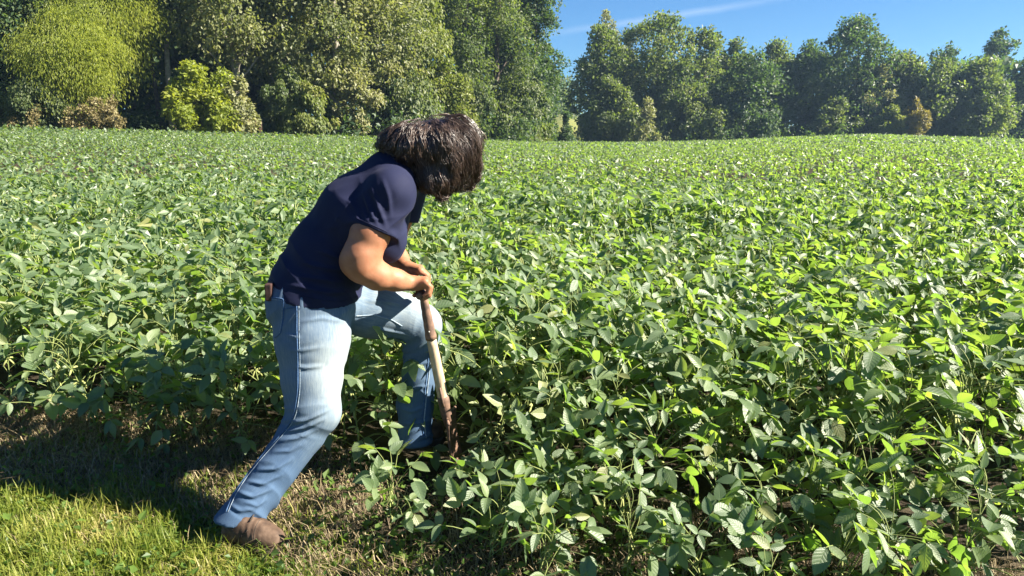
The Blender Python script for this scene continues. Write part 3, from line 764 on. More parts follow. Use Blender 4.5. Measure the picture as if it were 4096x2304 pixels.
def leaf_mass(name, label, mat, boxes, leaf, seed, cat='woodland', clr=1.4, kind='stuff'):
    rg = np.random.default_rng(seed); Cs = []
    for (u0, u1, y0, y1, h0, h1, n, ncl) in boxes:
        y = rg.uniform(y0, y1, ncl); u = rg.uniform(u0, u1, ncl); x = (u - 512) / FPX * y * 1.0
        c = np.stack([x, y, ground(x, y) + h0 + (h1 - h0) * rg.random(ncl)], -1)
        i = rg.integers(0, ncl, n)
        Cs.append(c[i] + nrm(rg.normal(0, 1, (n, 3))) * (clr * min(1, (h1 - h0) / 2.0) * rg.random((n, 1)) ** .5) * np.array([1, 1, .8]))
    P = np.concatenate(Cs); n = len(P)
    P[:, 2] = np.maximum(P[:, 2], ground(P[:, 0], P[:, 1]) + 0.05)
    D = nrm(rg.normal(0, 1, (n, 3))); U = nrm(rg.normal(0, .6, (n, 3)) + np.array([0, 0, 1]))
    o = link(name, leaves_mesh(name, P, D, U, leaf * rg.uniform(.7, 1.3, n), .34, rg.random(n)), None, M[mat])
    tag(o, label, cat, kind=kind); return o
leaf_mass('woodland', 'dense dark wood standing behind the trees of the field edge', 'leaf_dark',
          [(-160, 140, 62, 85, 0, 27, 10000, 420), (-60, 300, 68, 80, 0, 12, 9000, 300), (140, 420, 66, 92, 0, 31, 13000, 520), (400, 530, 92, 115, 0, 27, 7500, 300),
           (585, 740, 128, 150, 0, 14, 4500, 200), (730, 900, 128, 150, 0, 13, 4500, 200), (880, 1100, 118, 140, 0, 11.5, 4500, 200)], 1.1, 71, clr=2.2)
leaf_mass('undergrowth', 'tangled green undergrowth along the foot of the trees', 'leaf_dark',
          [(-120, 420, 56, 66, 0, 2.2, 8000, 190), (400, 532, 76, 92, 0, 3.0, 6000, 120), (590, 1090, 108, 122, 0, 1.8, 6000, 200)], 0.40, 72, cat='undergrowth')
leaf_mass('tan_brush', 'sunlit tan dried brush below the feathery trees', 'leaf_tan',
          [(72, 128, 47.5, 50, .3, 2.0, 3600, 30), (104, 126, 48, 50.5, 1.2, 2.6, 1500, 10), (8, 52, 46.5, 49, .2, 1.9, 1500, 20)], 0.17, 73, cat='brush', clr=.55)
leaf_mass('goldenrod', 'yellow flowering weeds along the field edge near the gap', 'leaf_gold',
          [(470, 552, 80, 90, 0, 1.3, 3200, 110), (548, 566, 94, 99, 0, 1.0, 500, 20), (550, 580, 104, 128, 0, 1.6, 1500, 70), (180, 215, 50, 52, 0, .9, 900, 20), (625, 660, 110, 113, 0, 2.2, 700, 20)], 0.2, 74, cat='weeds', clr=.5)
leaf_mass('hillside_trees', 'distant lit trees on the hillside seen through the gap', 'leaf_mid',
          [(536, 575, 250, 300, 0, 9, 2600, 40), (520, 600, 300, 340, 0, 14, 3000, 40)], 1.1, 75, clr=3.0)
# dead stalks standing at the field edge
A = Acc(); rg = np.random.default_rng(77)
for i in range(46):
    u = rg.uniform(206, 268); y = rg.uniform(52.5, 54.5); x = (u - 512) / FPX * y; z = gz(x, y); h = rg.uniform(1.0, 1.75)
    A.tube(np.array([[x, y, z - .05], [x + rg.normal(0, .05), y, z + h]]), [.022, .012], 4)
o = link('dead_stalks', A.mesh('dead_stalks'), None, simple_mat('dead_stalk', [(0.3, (0.10, 0.06, 0.04)), (0.7, (0.19, 0.12, 0.08))], 3))
tag(o, 'row of dead brown weed stalks standing at the field edge', 'stalks', kind='stuff')
# ------------------------------------------------------------------ implicit-surface modelling for the person
def fold(x): return 1 - 2 * np.abs(np.sin(x / 2)) ** .75      # crisp cloth folds
class SDF:
    def __init__(s, lo, hi, h):
        s.lo = np.array(lo, float); s.h = h
        s.n = np.ceil((np.array(hi) - s.lo) / h).astype(int) + 1
        s.a = np.full(s.n, 9.0, np.float32)
        s.ax = [s.lo[k] + h * np.arange(s.n[k]) for k in range(3)]
    def box(s, lo, hi):
        i0 = np.clip(np.floor((lo - s.lo) / s.h).astype(int), 0, s.n - 1); i1 = np.clip(np.ceil((hi - s.lo) / s.h).astype(int) + 1, 1, s.n)
        if (i1 <= i0).any(): return None, None
        sl = tuple(slice(a, b) for a, b in zip(i0, i1))
        P = np.stack(np.meshgrid(*[s.ax[k][i0[k]:i1[k]] for k in range(3)], indexing='ij'), -1)
        return sl, P
    def put(s, sl, d, k, sub=False):
        a = s.a[sl]
        if sub:
            s.a[sl] = np.maximum(a, -d) if k <= 0 else -smin(-a, d, k); return
        s.a[sl] = smin(a, d, k) if k > 0 else np.minimum(a, d)
    def cone(s, a, b, ra, rb, k=0.02, side=None, ratio=1.0, planes=None, sub=False, ease=False):
        a = np.asarray(a, float); b = np.asarray(b, float); m = max(ra, rb) * max(1, ratio) + k + 3 * s.h + 0.02
        sl, P = s.box(np.minimum(a, b) - m, np.maximum(a, b) + m)
        if sl is None: return
        ab = b - a; t = np.clip(((P - a) @ ab) / (ab @ ab + 1e-12), 0, 1)
        q = P - a - t[..., None] * ab
        if side is not None:
            sd = nrm(side); q = q + (q @ sd)[..., None] * sd * (1 / ratio - 1)
        tt = t * t * (3 - 2 * t) if ease else t
        d = np.linalg.norm(q, axis=-1) - (ra + (rb - ra) * tt)
        if ratio < 1: d = d * ratio
        for (p0, nn) in (planes or []): d = np.maximum(d, (P - p0) @ nn)
        s.put(sl, d, k, sub)
    def ell(s, c, R, r, k=0.02, sub=False):
        c = np.asarray(c, float); r = np.asarray(r, float); m = r.max() + k + 3 * s.h + .01
        sl, P = s.box(c - m, c + m)
        if sl is None: return
        q = ((P - c) @ R) / r; l = np.linalg.norm(q, axis=-1)
        g = np.linalg.norm(q / r, axis=-1) + 1e-9
        s.put(sl, l * (l - 1) / g, k, sub)
    def chain(s, pts, rad, k=0.015, **kw):
        for i in range(len(pts) - 1): s.cone(pts[i], pts[i + 1], rad[i], rad[i + 1], k, **kw)
    def cut(s, p0, nn):
        P = np.stack(np.meshgrid(*s.ax, indexing='ij'), -1); s.a = np.maximum(s.a, ((P - p0) @ nn).astype(np.float32))
    def mesh(s):
        a = s.a; ins = a < 0
        c = [ins[i:i - 1 or None, j:j - 1 or None, k:k - 1 or None] for i in (0, 1) for j in (0, 1) for k in (0, 1)]
        cnt = sum(x.astype(np.int8) for x in c)
        act = (cnt > 0) & (cnt < 8)
        I = np.argwhere(act); idx = np.full(act.shape, -1, np.int64); idx[act] = np.arange(len(I))
        acc = np.zeros((len(I), 3)); num = np.zeros(len(I))
        corners = [np.array([i, j, k]) for i in (0, 1) for j in (0, 1) for k in (0, 1)]
        val = {tuple(o): a[tuple((I + o).T)].astype(float) for o in corners}
        for o in corners:
            for ax in range(3):
                if o[ax]: continue
                p = o.copy(); p[ax] = 1
                va, vb = val[tuple(o)], val[tuple(p)]
                x = (va < 0) != (vb < 0); t = np.where(x, va / np.where(x, va - vb, 1), 0)
                pt = np.repeat(o[None].astype(float), len(I), 0); pt[:, ax] += t
                acc += pt * x[:, None]; num += x
        V = s.lo + (I + acc / num[:, None]) * s.h
        F = []
        for ax in range(3):
            sh = [slice(1, -1)] * 3; sh[ax] = slice(0, -1); sh2 = list(sh); sh2[ax] = slice(1, None)
            A_, B_ = ins[tuple(sh)], ins[tuple(sh2)]
            e = np.argwhere(A_ != B_)
            off = np.array([1, 1, 1]); off[ax] = 0; e = e + off
            u_, v_ = (ax + 1) % 3, (ax + 2) % 3
            q = []
            for du, dv in ((0, 0), (1, 0), (1, 1), (0, 1)):
                w = e.copy(); w[:, u_] -= du; w[:, v_] -= dv; q.append(idx[w[:, 0], w[:, 1], w[:, 2]])
            q = np.stack(q, -1); flip = ~ins[tuple(e.T)]
            q[flip] = q[flip][:, ::-1]; F.append(q)
        F = np.concatenate(F); F = F[(F >= 0).all(1)]
        return V, F
def smin(a, b, k):
    h = np.clip(.5 + .5 * (a - b) / k, 0, 1); return a * (1 - h) + b * h - k * h * (1 - h)
def vnormals(V, F):
    n = np.cross(V[F[:, 2]] - V[F[:, 0]], V[F[:, 3]] - V[F[:, 1]]); N = np.zeros_like(V)
    for k in range(4): np.add.at(N, F[:, k], n)
    return nrm(N)
def relax(V, F, it=2, w=.5):
    for _ in range(it):
        S = np.zeros_like(V); C = np.zeros(len(V))
        for a, b in ((0, 1), (1, 2), (2, 3), (3, 0)):
            np.add.at(S, F[:, a], V[F[:, b]]); np.add.at(S, F[:, b], V[F[:, a]]); np.add.at(C, F[:, a], 1); np.add.at(C, F[:, b], 1)
        V = V * (1 - w) + w * S / C[:, None]
    return V

def hit(bv, u, v, lift=.001):
    loc, no, i, d = bv.ray_cast(Vector((0, 0, CAM_H)), ray(u, v))
    if loc is None: return None
    return np.array(loc) + np.array(no) * lift
def surf_line(bv, px, n, lift):
    px = np.array(px, float); s = np.concatenate([[0], np.cumsum(np.hypot(*np.diff(px, axis=0).T))])
    q = np.linspace(0, s[-1], n); U_ = np.interp(q, s, px[:, 0]); V_ = np.interp(q, s, px[:, 1])
    r = [hit(bv, a, b, lift) for a, b in zip(U_, V_)]; r = np.array([x for x in r if x is not None])
    if len(r) > 4:
        for _ in range(2): r[1:-1] = (r[:-2] + 2 * r[1:-1] + r[2:]) / 4
    return r
def crease(V, F, lines, amp, w):
    """raised creases of cloth along lines given as photo pixels, laid on the undisplaced surface"""
    bv = BVHTree.FromPolygons([tuple(v) for v in V], [tuple(f) for f in F]); out = np.zeros(len(V))
    for L in lines:
        P = surf_line(bv, L[0], 24, 0.0)
        if len(P) < 5: continue
        best = np.full(len(V), 9.0); tt = np.zeros(len(V))
        near = (np.abs(V - P.mean(0)).max(1) < .25)
        Q = V[near]; b_ = np.full(len(Q), 9.0); t_ = np.zeros(len(Q))
        for i in range(len(P) - 1):
            ab = P[i + 1] - P[i]; t = np.clip(((Q - P[i]) @ ab) / (ab @ ab + 1e-12), 0, 1); d = np.linalg.norm(Q - P[i] - t[:, None] * ab, axis=1)
            k = d < b_; b_[k] = d[k]; t_[k] = (i + t[k]) / (len(P) - 1)
        best[near] = b_; tt[near] = t_
        env = np.sin(math.pi * np.clip(tt, .02, .98)) ** .6 * L[1]
        out += env * amp * (np.exp(-(best / w) ** 2) - .55 * np.exp(-(best / (2.4 * w)) ** 2))
    return out
# joints -------------------------------------------------------------
YAW = math.radians(14)
FW = np.array([math.cos(YAW), math.sin(YAW), 0]); RT = np.array([math.sin(YAW), -math.cos(YAW), 0])   # facing, her right side (towards the camera)
C0, C1, C2, C3, C4 = W(316, 288, 2.65), W(331, 252, 2.67), W(364, 214, 2.70), W(389, 181, 2.72), W(404, 166, 2.73)
HIP_R, KNEE_R, ANK_R = W(313, 300, 2.57), W(314, 412, 2.47), W(240, 522, 2.32)
HIP_L, KNEE_L, ANK_L = W(326, 295, 2.74), W(420, 320, 2.83), W(414, 446, 2.80)
SH_R, EL_R, WR_R = W(391, 194, 2.555), W(361, 266, 2.50), W(410.5, 283, 2.60)
SH_L, EL_L, WR_L = W(405, 186, 2.89), W(391, 248, 2.88), W(407, 268, 2.75)
HEAD = W(440, 152, 2.74)
person = empty('person', (float(C0[0]), float(C0[1]), 0.0))
tag(person, 'person in navy polo shirt and faded jeans bending over a spade at the crop edge', 'person')
PB = np.array([C0[0], C0[1], 0.0])
def pobj(name, V, F, mats, parent=None, attrs=None, smooth=True):
    me = mesh_np(name, np.asarray(V) - PB, F, smooth, attrs)
    return link(name, me, parent or person, mats)

# --- shirt
def make_shirt():
    axis = nrm(C3 - C0)
    s = SDF(np.minimum(C0, W(400, 150, 2.7)) - [.26, .32, .22], np.maximum(C4, W(420, 150, 2.9)) + [.16, .30, .12], 0.0055)
    hem = [W(270, 277, 2.68), W(301, 303, 2.50), W(366, 293, 2.70)]
    hn = nrm(np.cross(hem[1] - hem[0], hem[2] - hem[0])); hn = hn if hn[2] < 0 else -hn
    D0 = C0 + (C0 - C1) * 0.55
    s.cone(D0, C0, .165, .160, .03, RT, 1.16)
    s.cone(C0, C1, .158, .140, .03, RT, 1.12)
    s.cone(C1, C2, .138, .150, .04, RT, 1.12)
    s.cone(C2, C3, .150, .095, .05, RT, 1.45)
    s.cone(C3, C4, .085, .070, .05)
    s.cone(C3 - FW * .0, SH_R, .085, .078, .05); s.cone(C3, SH_L, .085, .078, .05)
    for yy in (2.60, 2.80): s.ell(W(384, 241, yy), np.eye(3), (.082, .075, .085), .05)
    s.cone(C2 + FW * .05, C1 + FW * .06, .10, .10, .05, RT, 1.3)
    s.cut(hem[0], hn)
    for S, E, f in ((SH_R, EL_R, .50), (SH_L, EL_L, .5)):
        d = nrm(E - S); p = S + (E - S) * f
        nn = nrm(d + np.array([-.10, 0, -.18]))
        s.cone(S, S + (E - S) * .9, .080, .083, .035, planes=[(p, nn)], ease=True)
    # collar
    cd = nrm(W(425, 150, 2.735) - C4); 
    for th in np.linspace(0, 2 * math.pi, 14, endpoint=False):
        a_ = nrm(np.cross(cd, RT)); q = C4 + cd * .012 + (math.cos(th) * a_ + math.sin(th) * RT) * .068
        s.cone(q - cd * .025, q + cd * .018, .011, .007, .012)
    V, F = s.mesh(); V = relax(V, F, 2)
    N = vnormals(V, F)
    # folds: pull lines from the shoulder to the armpit, sag creases at the waist, sleeve folds
    t = (V - C0) @ axis
    lat = (V - C0) @ RT
    f = 0.0035 * vnoise(V, 9, 1) + 0.002 * vnoise(V, 22, 2)
    wst = np.exp(-((t - .05) / .10) ** 2)
    q = t + .35 * ((V - C0) @ FW) + .03 * vnoise(V, 7, 4)
    f += wst * .0095 * fold(q * 72) * np.clip(.35 + .8 * vnoise(V, 5, 5), 0, 1)
    arm = np.exp(-(np.linalg.norm(V - (SH_R * .65 + EL_R * .35), axis=1) / .11) ** 2)
    ad = nrm(EL_R - SH_R); ang = (V - SH_R) @ nrm(FW - ad * (FW @ ad)); al = (V - SH_R) @ ad
    f += arm * .0105 * fold((ang * 1.0 + al * .40) * 78 + 2 * vnoise(V, 7, 6)) * np.clip(.5 + .7 * vnoise(V, 8, 16), 0, 1)
    pit = W(372, 215, 2.55); dd = np.linalg.norm(V - pit, axis=1); th = np.arctan2((V - pit)[:, 2], (V - pit)[:, 0])
    f += np.exp(-((dd - .10) / .06) ** 2) * .0022 * fold(th * 7 + 3 * vnoise(V, 6, 7))
    f += crease(V, F, [([(370, 186), (377, 205), (386, 226)], 1.0), ([(363, 194), (370, 212), (378, 226)], .9), ([(360, 205), (365, 216), (371, 224)], .7), ([(382, 178), (388, 196), (391, 216)], .6),
                       ([(300, 262), (325, 268), (352, 272)], .9), ([(296, 276), (318, 279), (345, 283)], 1.0), ([(318, 250), (336, 257), (350, 262)], .7), ([(288, 285), (305, 288), (330, 293), (352, 292)], .8),
                       ([(350, 200), (356, 212), (357, 228)], .7), ([(335, 215), (346, 226), (352, 240)], .5), ([(390, 232), (398, 240), (402, 252)], .6)], .011, .0085)
    edge = np.clip(-((V - hem[0]) @ hn) / .03, 0, 1)
    for S, E, f_ in ((SH_R, EL_R, .50), (SH_L, EL_L, .5)):
        d_ = nrm(E - S); nn = nrm(d_ + np.array([-.10, 0, -.18])); pp = S + (E - S) * f_
        q_ = np.clip(-((V - pp) @ nn) / .03, 0, 1); edge = np.where(np.linalg.norm(V - pp, axis=1) < .13, np.minimum(edge, q_), edge)
    V = V + N * (f * (.15 + .85 * edge))[:, None]
    m, tt, o = new_mat('navy_knit')
    tcx = nd(tt, 'ShaderNodeTexCoord'); n1 = noise(tt, 900, 2, tcx.outputs['Object']); n2 = noise(tt, 7, 4, tcx.outputs['Object'])
    col = ramp(tt, n2, [(0.3, (0.0085, 0.0108, 0.032)), (0.7, (0.0130, 0.0160, 0.045))])
    p = prin(tt, col, 0.8, 0.18, bump(tt, n1, .25, .001), Sheen_Weight=0.03, Sheen_Roughness=0.4)
    tt.nodes[p.node.name].inputs['Sheen Tint'].default_value = (.55, .55, .85, 1)
    tt.links.new(p, o.inputs[0]); M['navy'] = m
    sh = pobj('polo_shirt', V, F, m)
    return sh, V, F
SHIRT, SHV, SHF = make_shirt()

# --- jeans
LEGR = [W(311, 306, 2.575), W(313, 340, 2.55), W(312, 378, 2.51), W(312, 410, 2.475), W(303, 432, 2.46), W(276, 470, 2.40), W(256, 498, 2.35), W(242.5, 518.5, 2.325)]
RADR = [.126, .124, .108, .090, .081, .071, .073, .082]
LEGL = [W(330, 300, 2.73), W(372, 310, 2.785), W(404, 318, 2.82), W(419, 325, 2.835), W(421, 350, 2.84), W(419, 378, 2.83), W(415, 405, 2.82), W(415, 442, 2.805)]
RADL = [.118, .104, .095, .088, .072, .067, .073, .070]
def make_jeans():
    lo = np.min(np.array(LEGR + LEGL + [C0]), 0) - [.19, .22, .13]; hi = np.max(np.array(LEGR + LEGL + [C0]), 0) + [.15, .22, .12]
    s = SDF(lo, hi, 0.0052)
    s.cone(C0 + (C1 - C0) * .25, C0 + np.array([0, 0, -.04]), .142, .150, .03, RT, 1.15)
    for a, yy in ((292, 2.585), (300, 2.73)): s.ell(W(a, 303, yy), np.eye(3), (.092, .10, .115), .05)
    kn = nrm(LEGR[-1] - LEGR[-2]); kr = nrm(kn * .35 + np.array([.02, 0, -1.0]))
    for i in range(len(LEGR) - 1):
        s.cone(LEGR[i], LEGR[i + 1] + (LEGR[-1] - LEGR[-2]) * (.6 if i == len(LEGR) - 2 else 0), RADR[i], RADR[i + 1], .035 if i < 2 else .012, RT, .92, planes=[(LEGR[-1], kr)] if i >= 5 else None)
    s.ell(KNEE_R + np.array([.03, 0, .0]), np.eye(3), (.062, .065, .075), .03)
    kl = nrm(LEGL[-1] - LEGL[-2]); kl = nrm(kl * .4 + np.array([0.0, 0, -1]))
    for i in range(len(LEGL) - 1):
        s.cone(LEGL[i], LEGL[i + 1] + (LEGL[-1] - LEGL[-2]) * (.35 if i == len(LEGL) - 2 else 0), RADL[i], RADL[i + 1], .035 if i < 2 else .012, RT, .95, planes=[(LEGL[-1], kl)] if i >= 6 else None)
    V, F = s.mesh(); V = relax(V, F, 2); N = vnormals(V, F)
    # position along each leg
    def par(L):
        best = np.full(len(V), 9.0); T = np.zeros(len(V)); ln = [0]
        for i in range(len(L) - 1): ln.append(ln[-1] + np.linalg.norm(L[i + 1] - L[i]))
        OFF = np.zeros((len(V), 3))
        for i in range(len(L) - 1):
            ab = L[i + 1] - L[i]; t = np.clip(((V - L[i]) @ ab) / (ab @ ab), 0, 1); q = V - L[i] - t[:, None] * ab
            d = np.linalg.norm(q, axis=1); k = d < best; best[k] = d[k]; T[k] = (ln[i] + t[k] * (ln[i + 1] - ln[i])) / ln[-1]; OFF[k] = q[k]
        return best, T, OFF, ln[-1]
    dR, tR, oR, lR = par(LEGR); dL, tL, oL, lL = par(LEGL)
    right = dR < dL; t = np.where(right, tR, tL); off = np.where(right[:, None], oR, oL)
    a_f = np.arctan2(off @ RT, off @ FW)                       # angle round the leg, 0 = front
    lenm = np.where(right, lR, lL)
    back = .5 - .5 * np.cos(a_f)
    w1 = vnoise(V, 6, 21); w2 = vnoise(V, 14, 22); w3 = vnoise(V, 9, 27)
    f = .003 * w1 + .0018 * w2
    kn = np.exp(-((t - .50) / .10) ** 2)
    hemz = sstep(.72, .95, t) * (1 - sstep(.965, 1.0, t))
    ph = t * lenm + .028 * np.sin(a_f + .6) + .02 * w1
    f += kn * (.35 + .65 * back) * .004 * fold(ph * 118 + 2.5 * w1) * np.clip(.5 + .8 * w3, 0, 1.2)
    f += hemz * .006 * fold(ph * 88 + 2.6 * np.sin(a_f + .4) + 3.2 * w1) * np.clip(.45 + .9 * w3, 0, 1.2)
    mid = sstep(.55, .75, t) * (1 - sstep(.75, .9, t)); f += mid * .005 * fold(ph * 66 + 3.0 * np.sin(a_f - .5) + 3.2 * w1) * np.clip(.35 + .9 * w3, 0, 1.2)
    hipz = 1 - sstep(.05, .22, t); f += hipz * .0045 * fold((ph + .10 * np.cos(a_f)) * 85) * (.5 + .5 * w1)
    thz = sstep(.15, .25, t) * (1 - sstep(.38, .46, t)); f += thz * .0022 * fold(ph * 70 + 1.5 * w1 + a_f) * np.clip(w2 + .4, 0, 1)
    f += crease(V, F, [([(288, 350), (300, 351), (322, 347)], .5), ([(293, 367), (306, 368), (322, 366)], .8), ([(286, 335), (300, 338)], .5), ([(300, 322), (322, 318), (345, 322)], .5),
                       ([(292, 423), (308, 420), (330, 409)], 1.0), ([(287, 431), (305, 428), (324, 419)], 1.0), ([(280, 441), (298, 438), (316, 430)], .8), ([(272, 452), (290, 451), (304, 443)], .7),
                       ([(257, 470), (275, 469), (292, 459)], 1.0), ([(247, 481), (262, 484), (281, 475)], 1.1), ([(238, 492), (252, 497), (272, 489)], 1.1), ([(246, 503), (258, 506), (266, 500)], 1.0), ([(230, 505), (240, 511), (258, 508)], .8),
                       ([(404, 362), (414, 366), (428, 362)], .7), ([(400, 392), (414, 390), (430, 384)], .8), ([(398, 408), (412, 412), (430, 405)], .8), ([(402, 424), (416, 424), (432, 419)], .8),
                       ([(362, 300), (385, 302), (410, 306)], .6), ([(372, 328), (392, 332), (408, 336)], .6)], .011, .0075)
    f += sstep(.972, .982, t) * .0025
    V = V + N * f[:, None]
    # fading of the denim: pale on the thighs and knees, darker at calf, hem and along the seams
    fade = np.exp(-((t - .30) / .22) ** 2) * (.45 + .55 * np.clip(np.cos(a_f - .25), 0, 1)) * np.where(right, 1, .85)
    fade = fade + .12 * np.exp(-((t - .05) / .1) ** 2)
    fade = np.clip(fade + .10 * w1 - .10 * sstep(.6, 1, t), 0, 1)
    m, tt, o = new_mat('denim')
    lc = attr(tt, 'legc'); sx = nd(tt, 'ShaderNodeSeparateXYZ'); tt.links.new(lc.outputs['Vector'], sx.inputs[0])
    mp = nd(tt, 'ShaderNodeMapping'); mp.inputs['Scale'].default_value = (6, 60, 0); tt.links.new(lc.outputs['Vector'], mp.inputs['Vector'])
    st = noise(tt, 3.0, 4, mp.outputs[0], .7)
    tcx = nd(tt, 'ShaderNodeTexCoord'); fn = noise(tt, 420, 2, tcx.outputs['Object']); bl = noise(tt, 10, 3, tcx.outputs['Object'])
    fz = mth(tt, 'ADD', sx.outputs[2], mth(tt, 'MULTIPLY', mth(tt, 'SUBTRACT', st, .5), .85))
    fz = mth(tt, 'ADD', fz, mth(tt, 'MULTIPLY', mth(tt, 'SUBTRACT', bl, .5), .25))
    col = ramp(tt, fz, [(0.0, (0.052, 0.092, 0.160)), (0.35, (0.105, 0.15, 0.205)), (0.75, (0.22, 0.26, 0.28)), (1.0, (0.30, 0.335, 0.335))])
    tt.links.new(prin(tt, col, .85, .2, bump(tt, mth(tt, 'ADD', fn, st), .35, .0015)), o.inputs[0]); M['denim'] = m
    j = pobj('jeans', V, F, m, attrs={'legc': np.stack([t, a_f / 6.2832 + .5, fade], -1)})
    return j, V, F
JEANS, JV, JF = make_jeans()
JBV = BVHTree.FromPolygons([tuple(v) for v in JV], [tuple(f) for f in JF])
SBV = BVHTree.FromPolygons([tuple(v) for v in SHV], [tuple(f) for f in SHF])
def seam(name, bv, px, rad, mat, parent, n=60, lift=.0005):
    P = surf_line(bv, px, n, lift)
    if len(P) < 3: return
    A = Acc(); A.tube(P - PB, rad, 5); return link(name, A.mesh(name), parent, mat)
M['thread_dark'] = simple_mat('denim_seam_dark', [(.3, (.03, .065, .14)), (.7, (.07, .13, .24))], 220, .85, .2, .4, .001)
M['thread_pale'] = simple_mat('denim_seam_pale', [(.3, (.13, .19, .26)), (.7, (.32, .37, .41))], 260, .85, .2, .4, .001)
SIDE_R = [(299, 306), (299, 330), (300, 360), (300, 390), (297, 412), (292, 424), (280, 438), (262, 458), (246, 478), (235, 496), (228, 512)]
seam('side_seam', JBV, SIDE_R, .0013, M['thread_pale'], JEANS)
seam('seam_fold', JBV, [(u - 2.2, v) for u, v in SIDE_R], .0026, M['thread_dark'], JEANS)
IN_L = [(356, 316), (375, 315), (392, 320), (402, 326)]
seam('inner_seam', JBV, IN_L, .0026, M['thread_pale'], JEANS, 40)
IN_L2 = [(431, 352), (429, 375), (426, 400), (424, 420), (426, 438)]
seam('inner_seam', JBV, IN_L2, .0026, M['thread_pale'], JEANS, 40)
seam('seam_fold', JBV, [(u - 2.2, v) for u, v in IN_L2], .0024, M['thread_dark'], JEANS, 40)
POCK = [(268.5, 297), (284, 299), (283.5, 318), (281, 333), (275, 338)]
seam('back_pocket', JBV, POCK, .0024, M['thread_dark'], JEANS, 40)
seam('pocket_stitching', JBV, [(u - 1.5, v + 1.5) for u, v in POCK], .0012, M['thread_pale'], JEANS, 40)
seam('yoke_seam', JBV, [(284, 309), (297, 307)], .0016, M['thread_dark'], JEANS, 14)
# shirt edge stitching
M['navy_trim'] = simple_mat('navy_trim', [(.3, (.008, .010, .029)), (.7, (.012, .014, .038))], 300, .8, .2, .3, .001)
seam('sleeve_hem', SBV, [(356, 218), (372, 225), (387, 232)], .0016, M['navy_trim'], SHIRT, 30)
seam('hem_stitching', SBV, [(302, 296), (320, 300), (340, 302), (358, 296)], .0014, M['navy_trim'], SHIRT, 36)

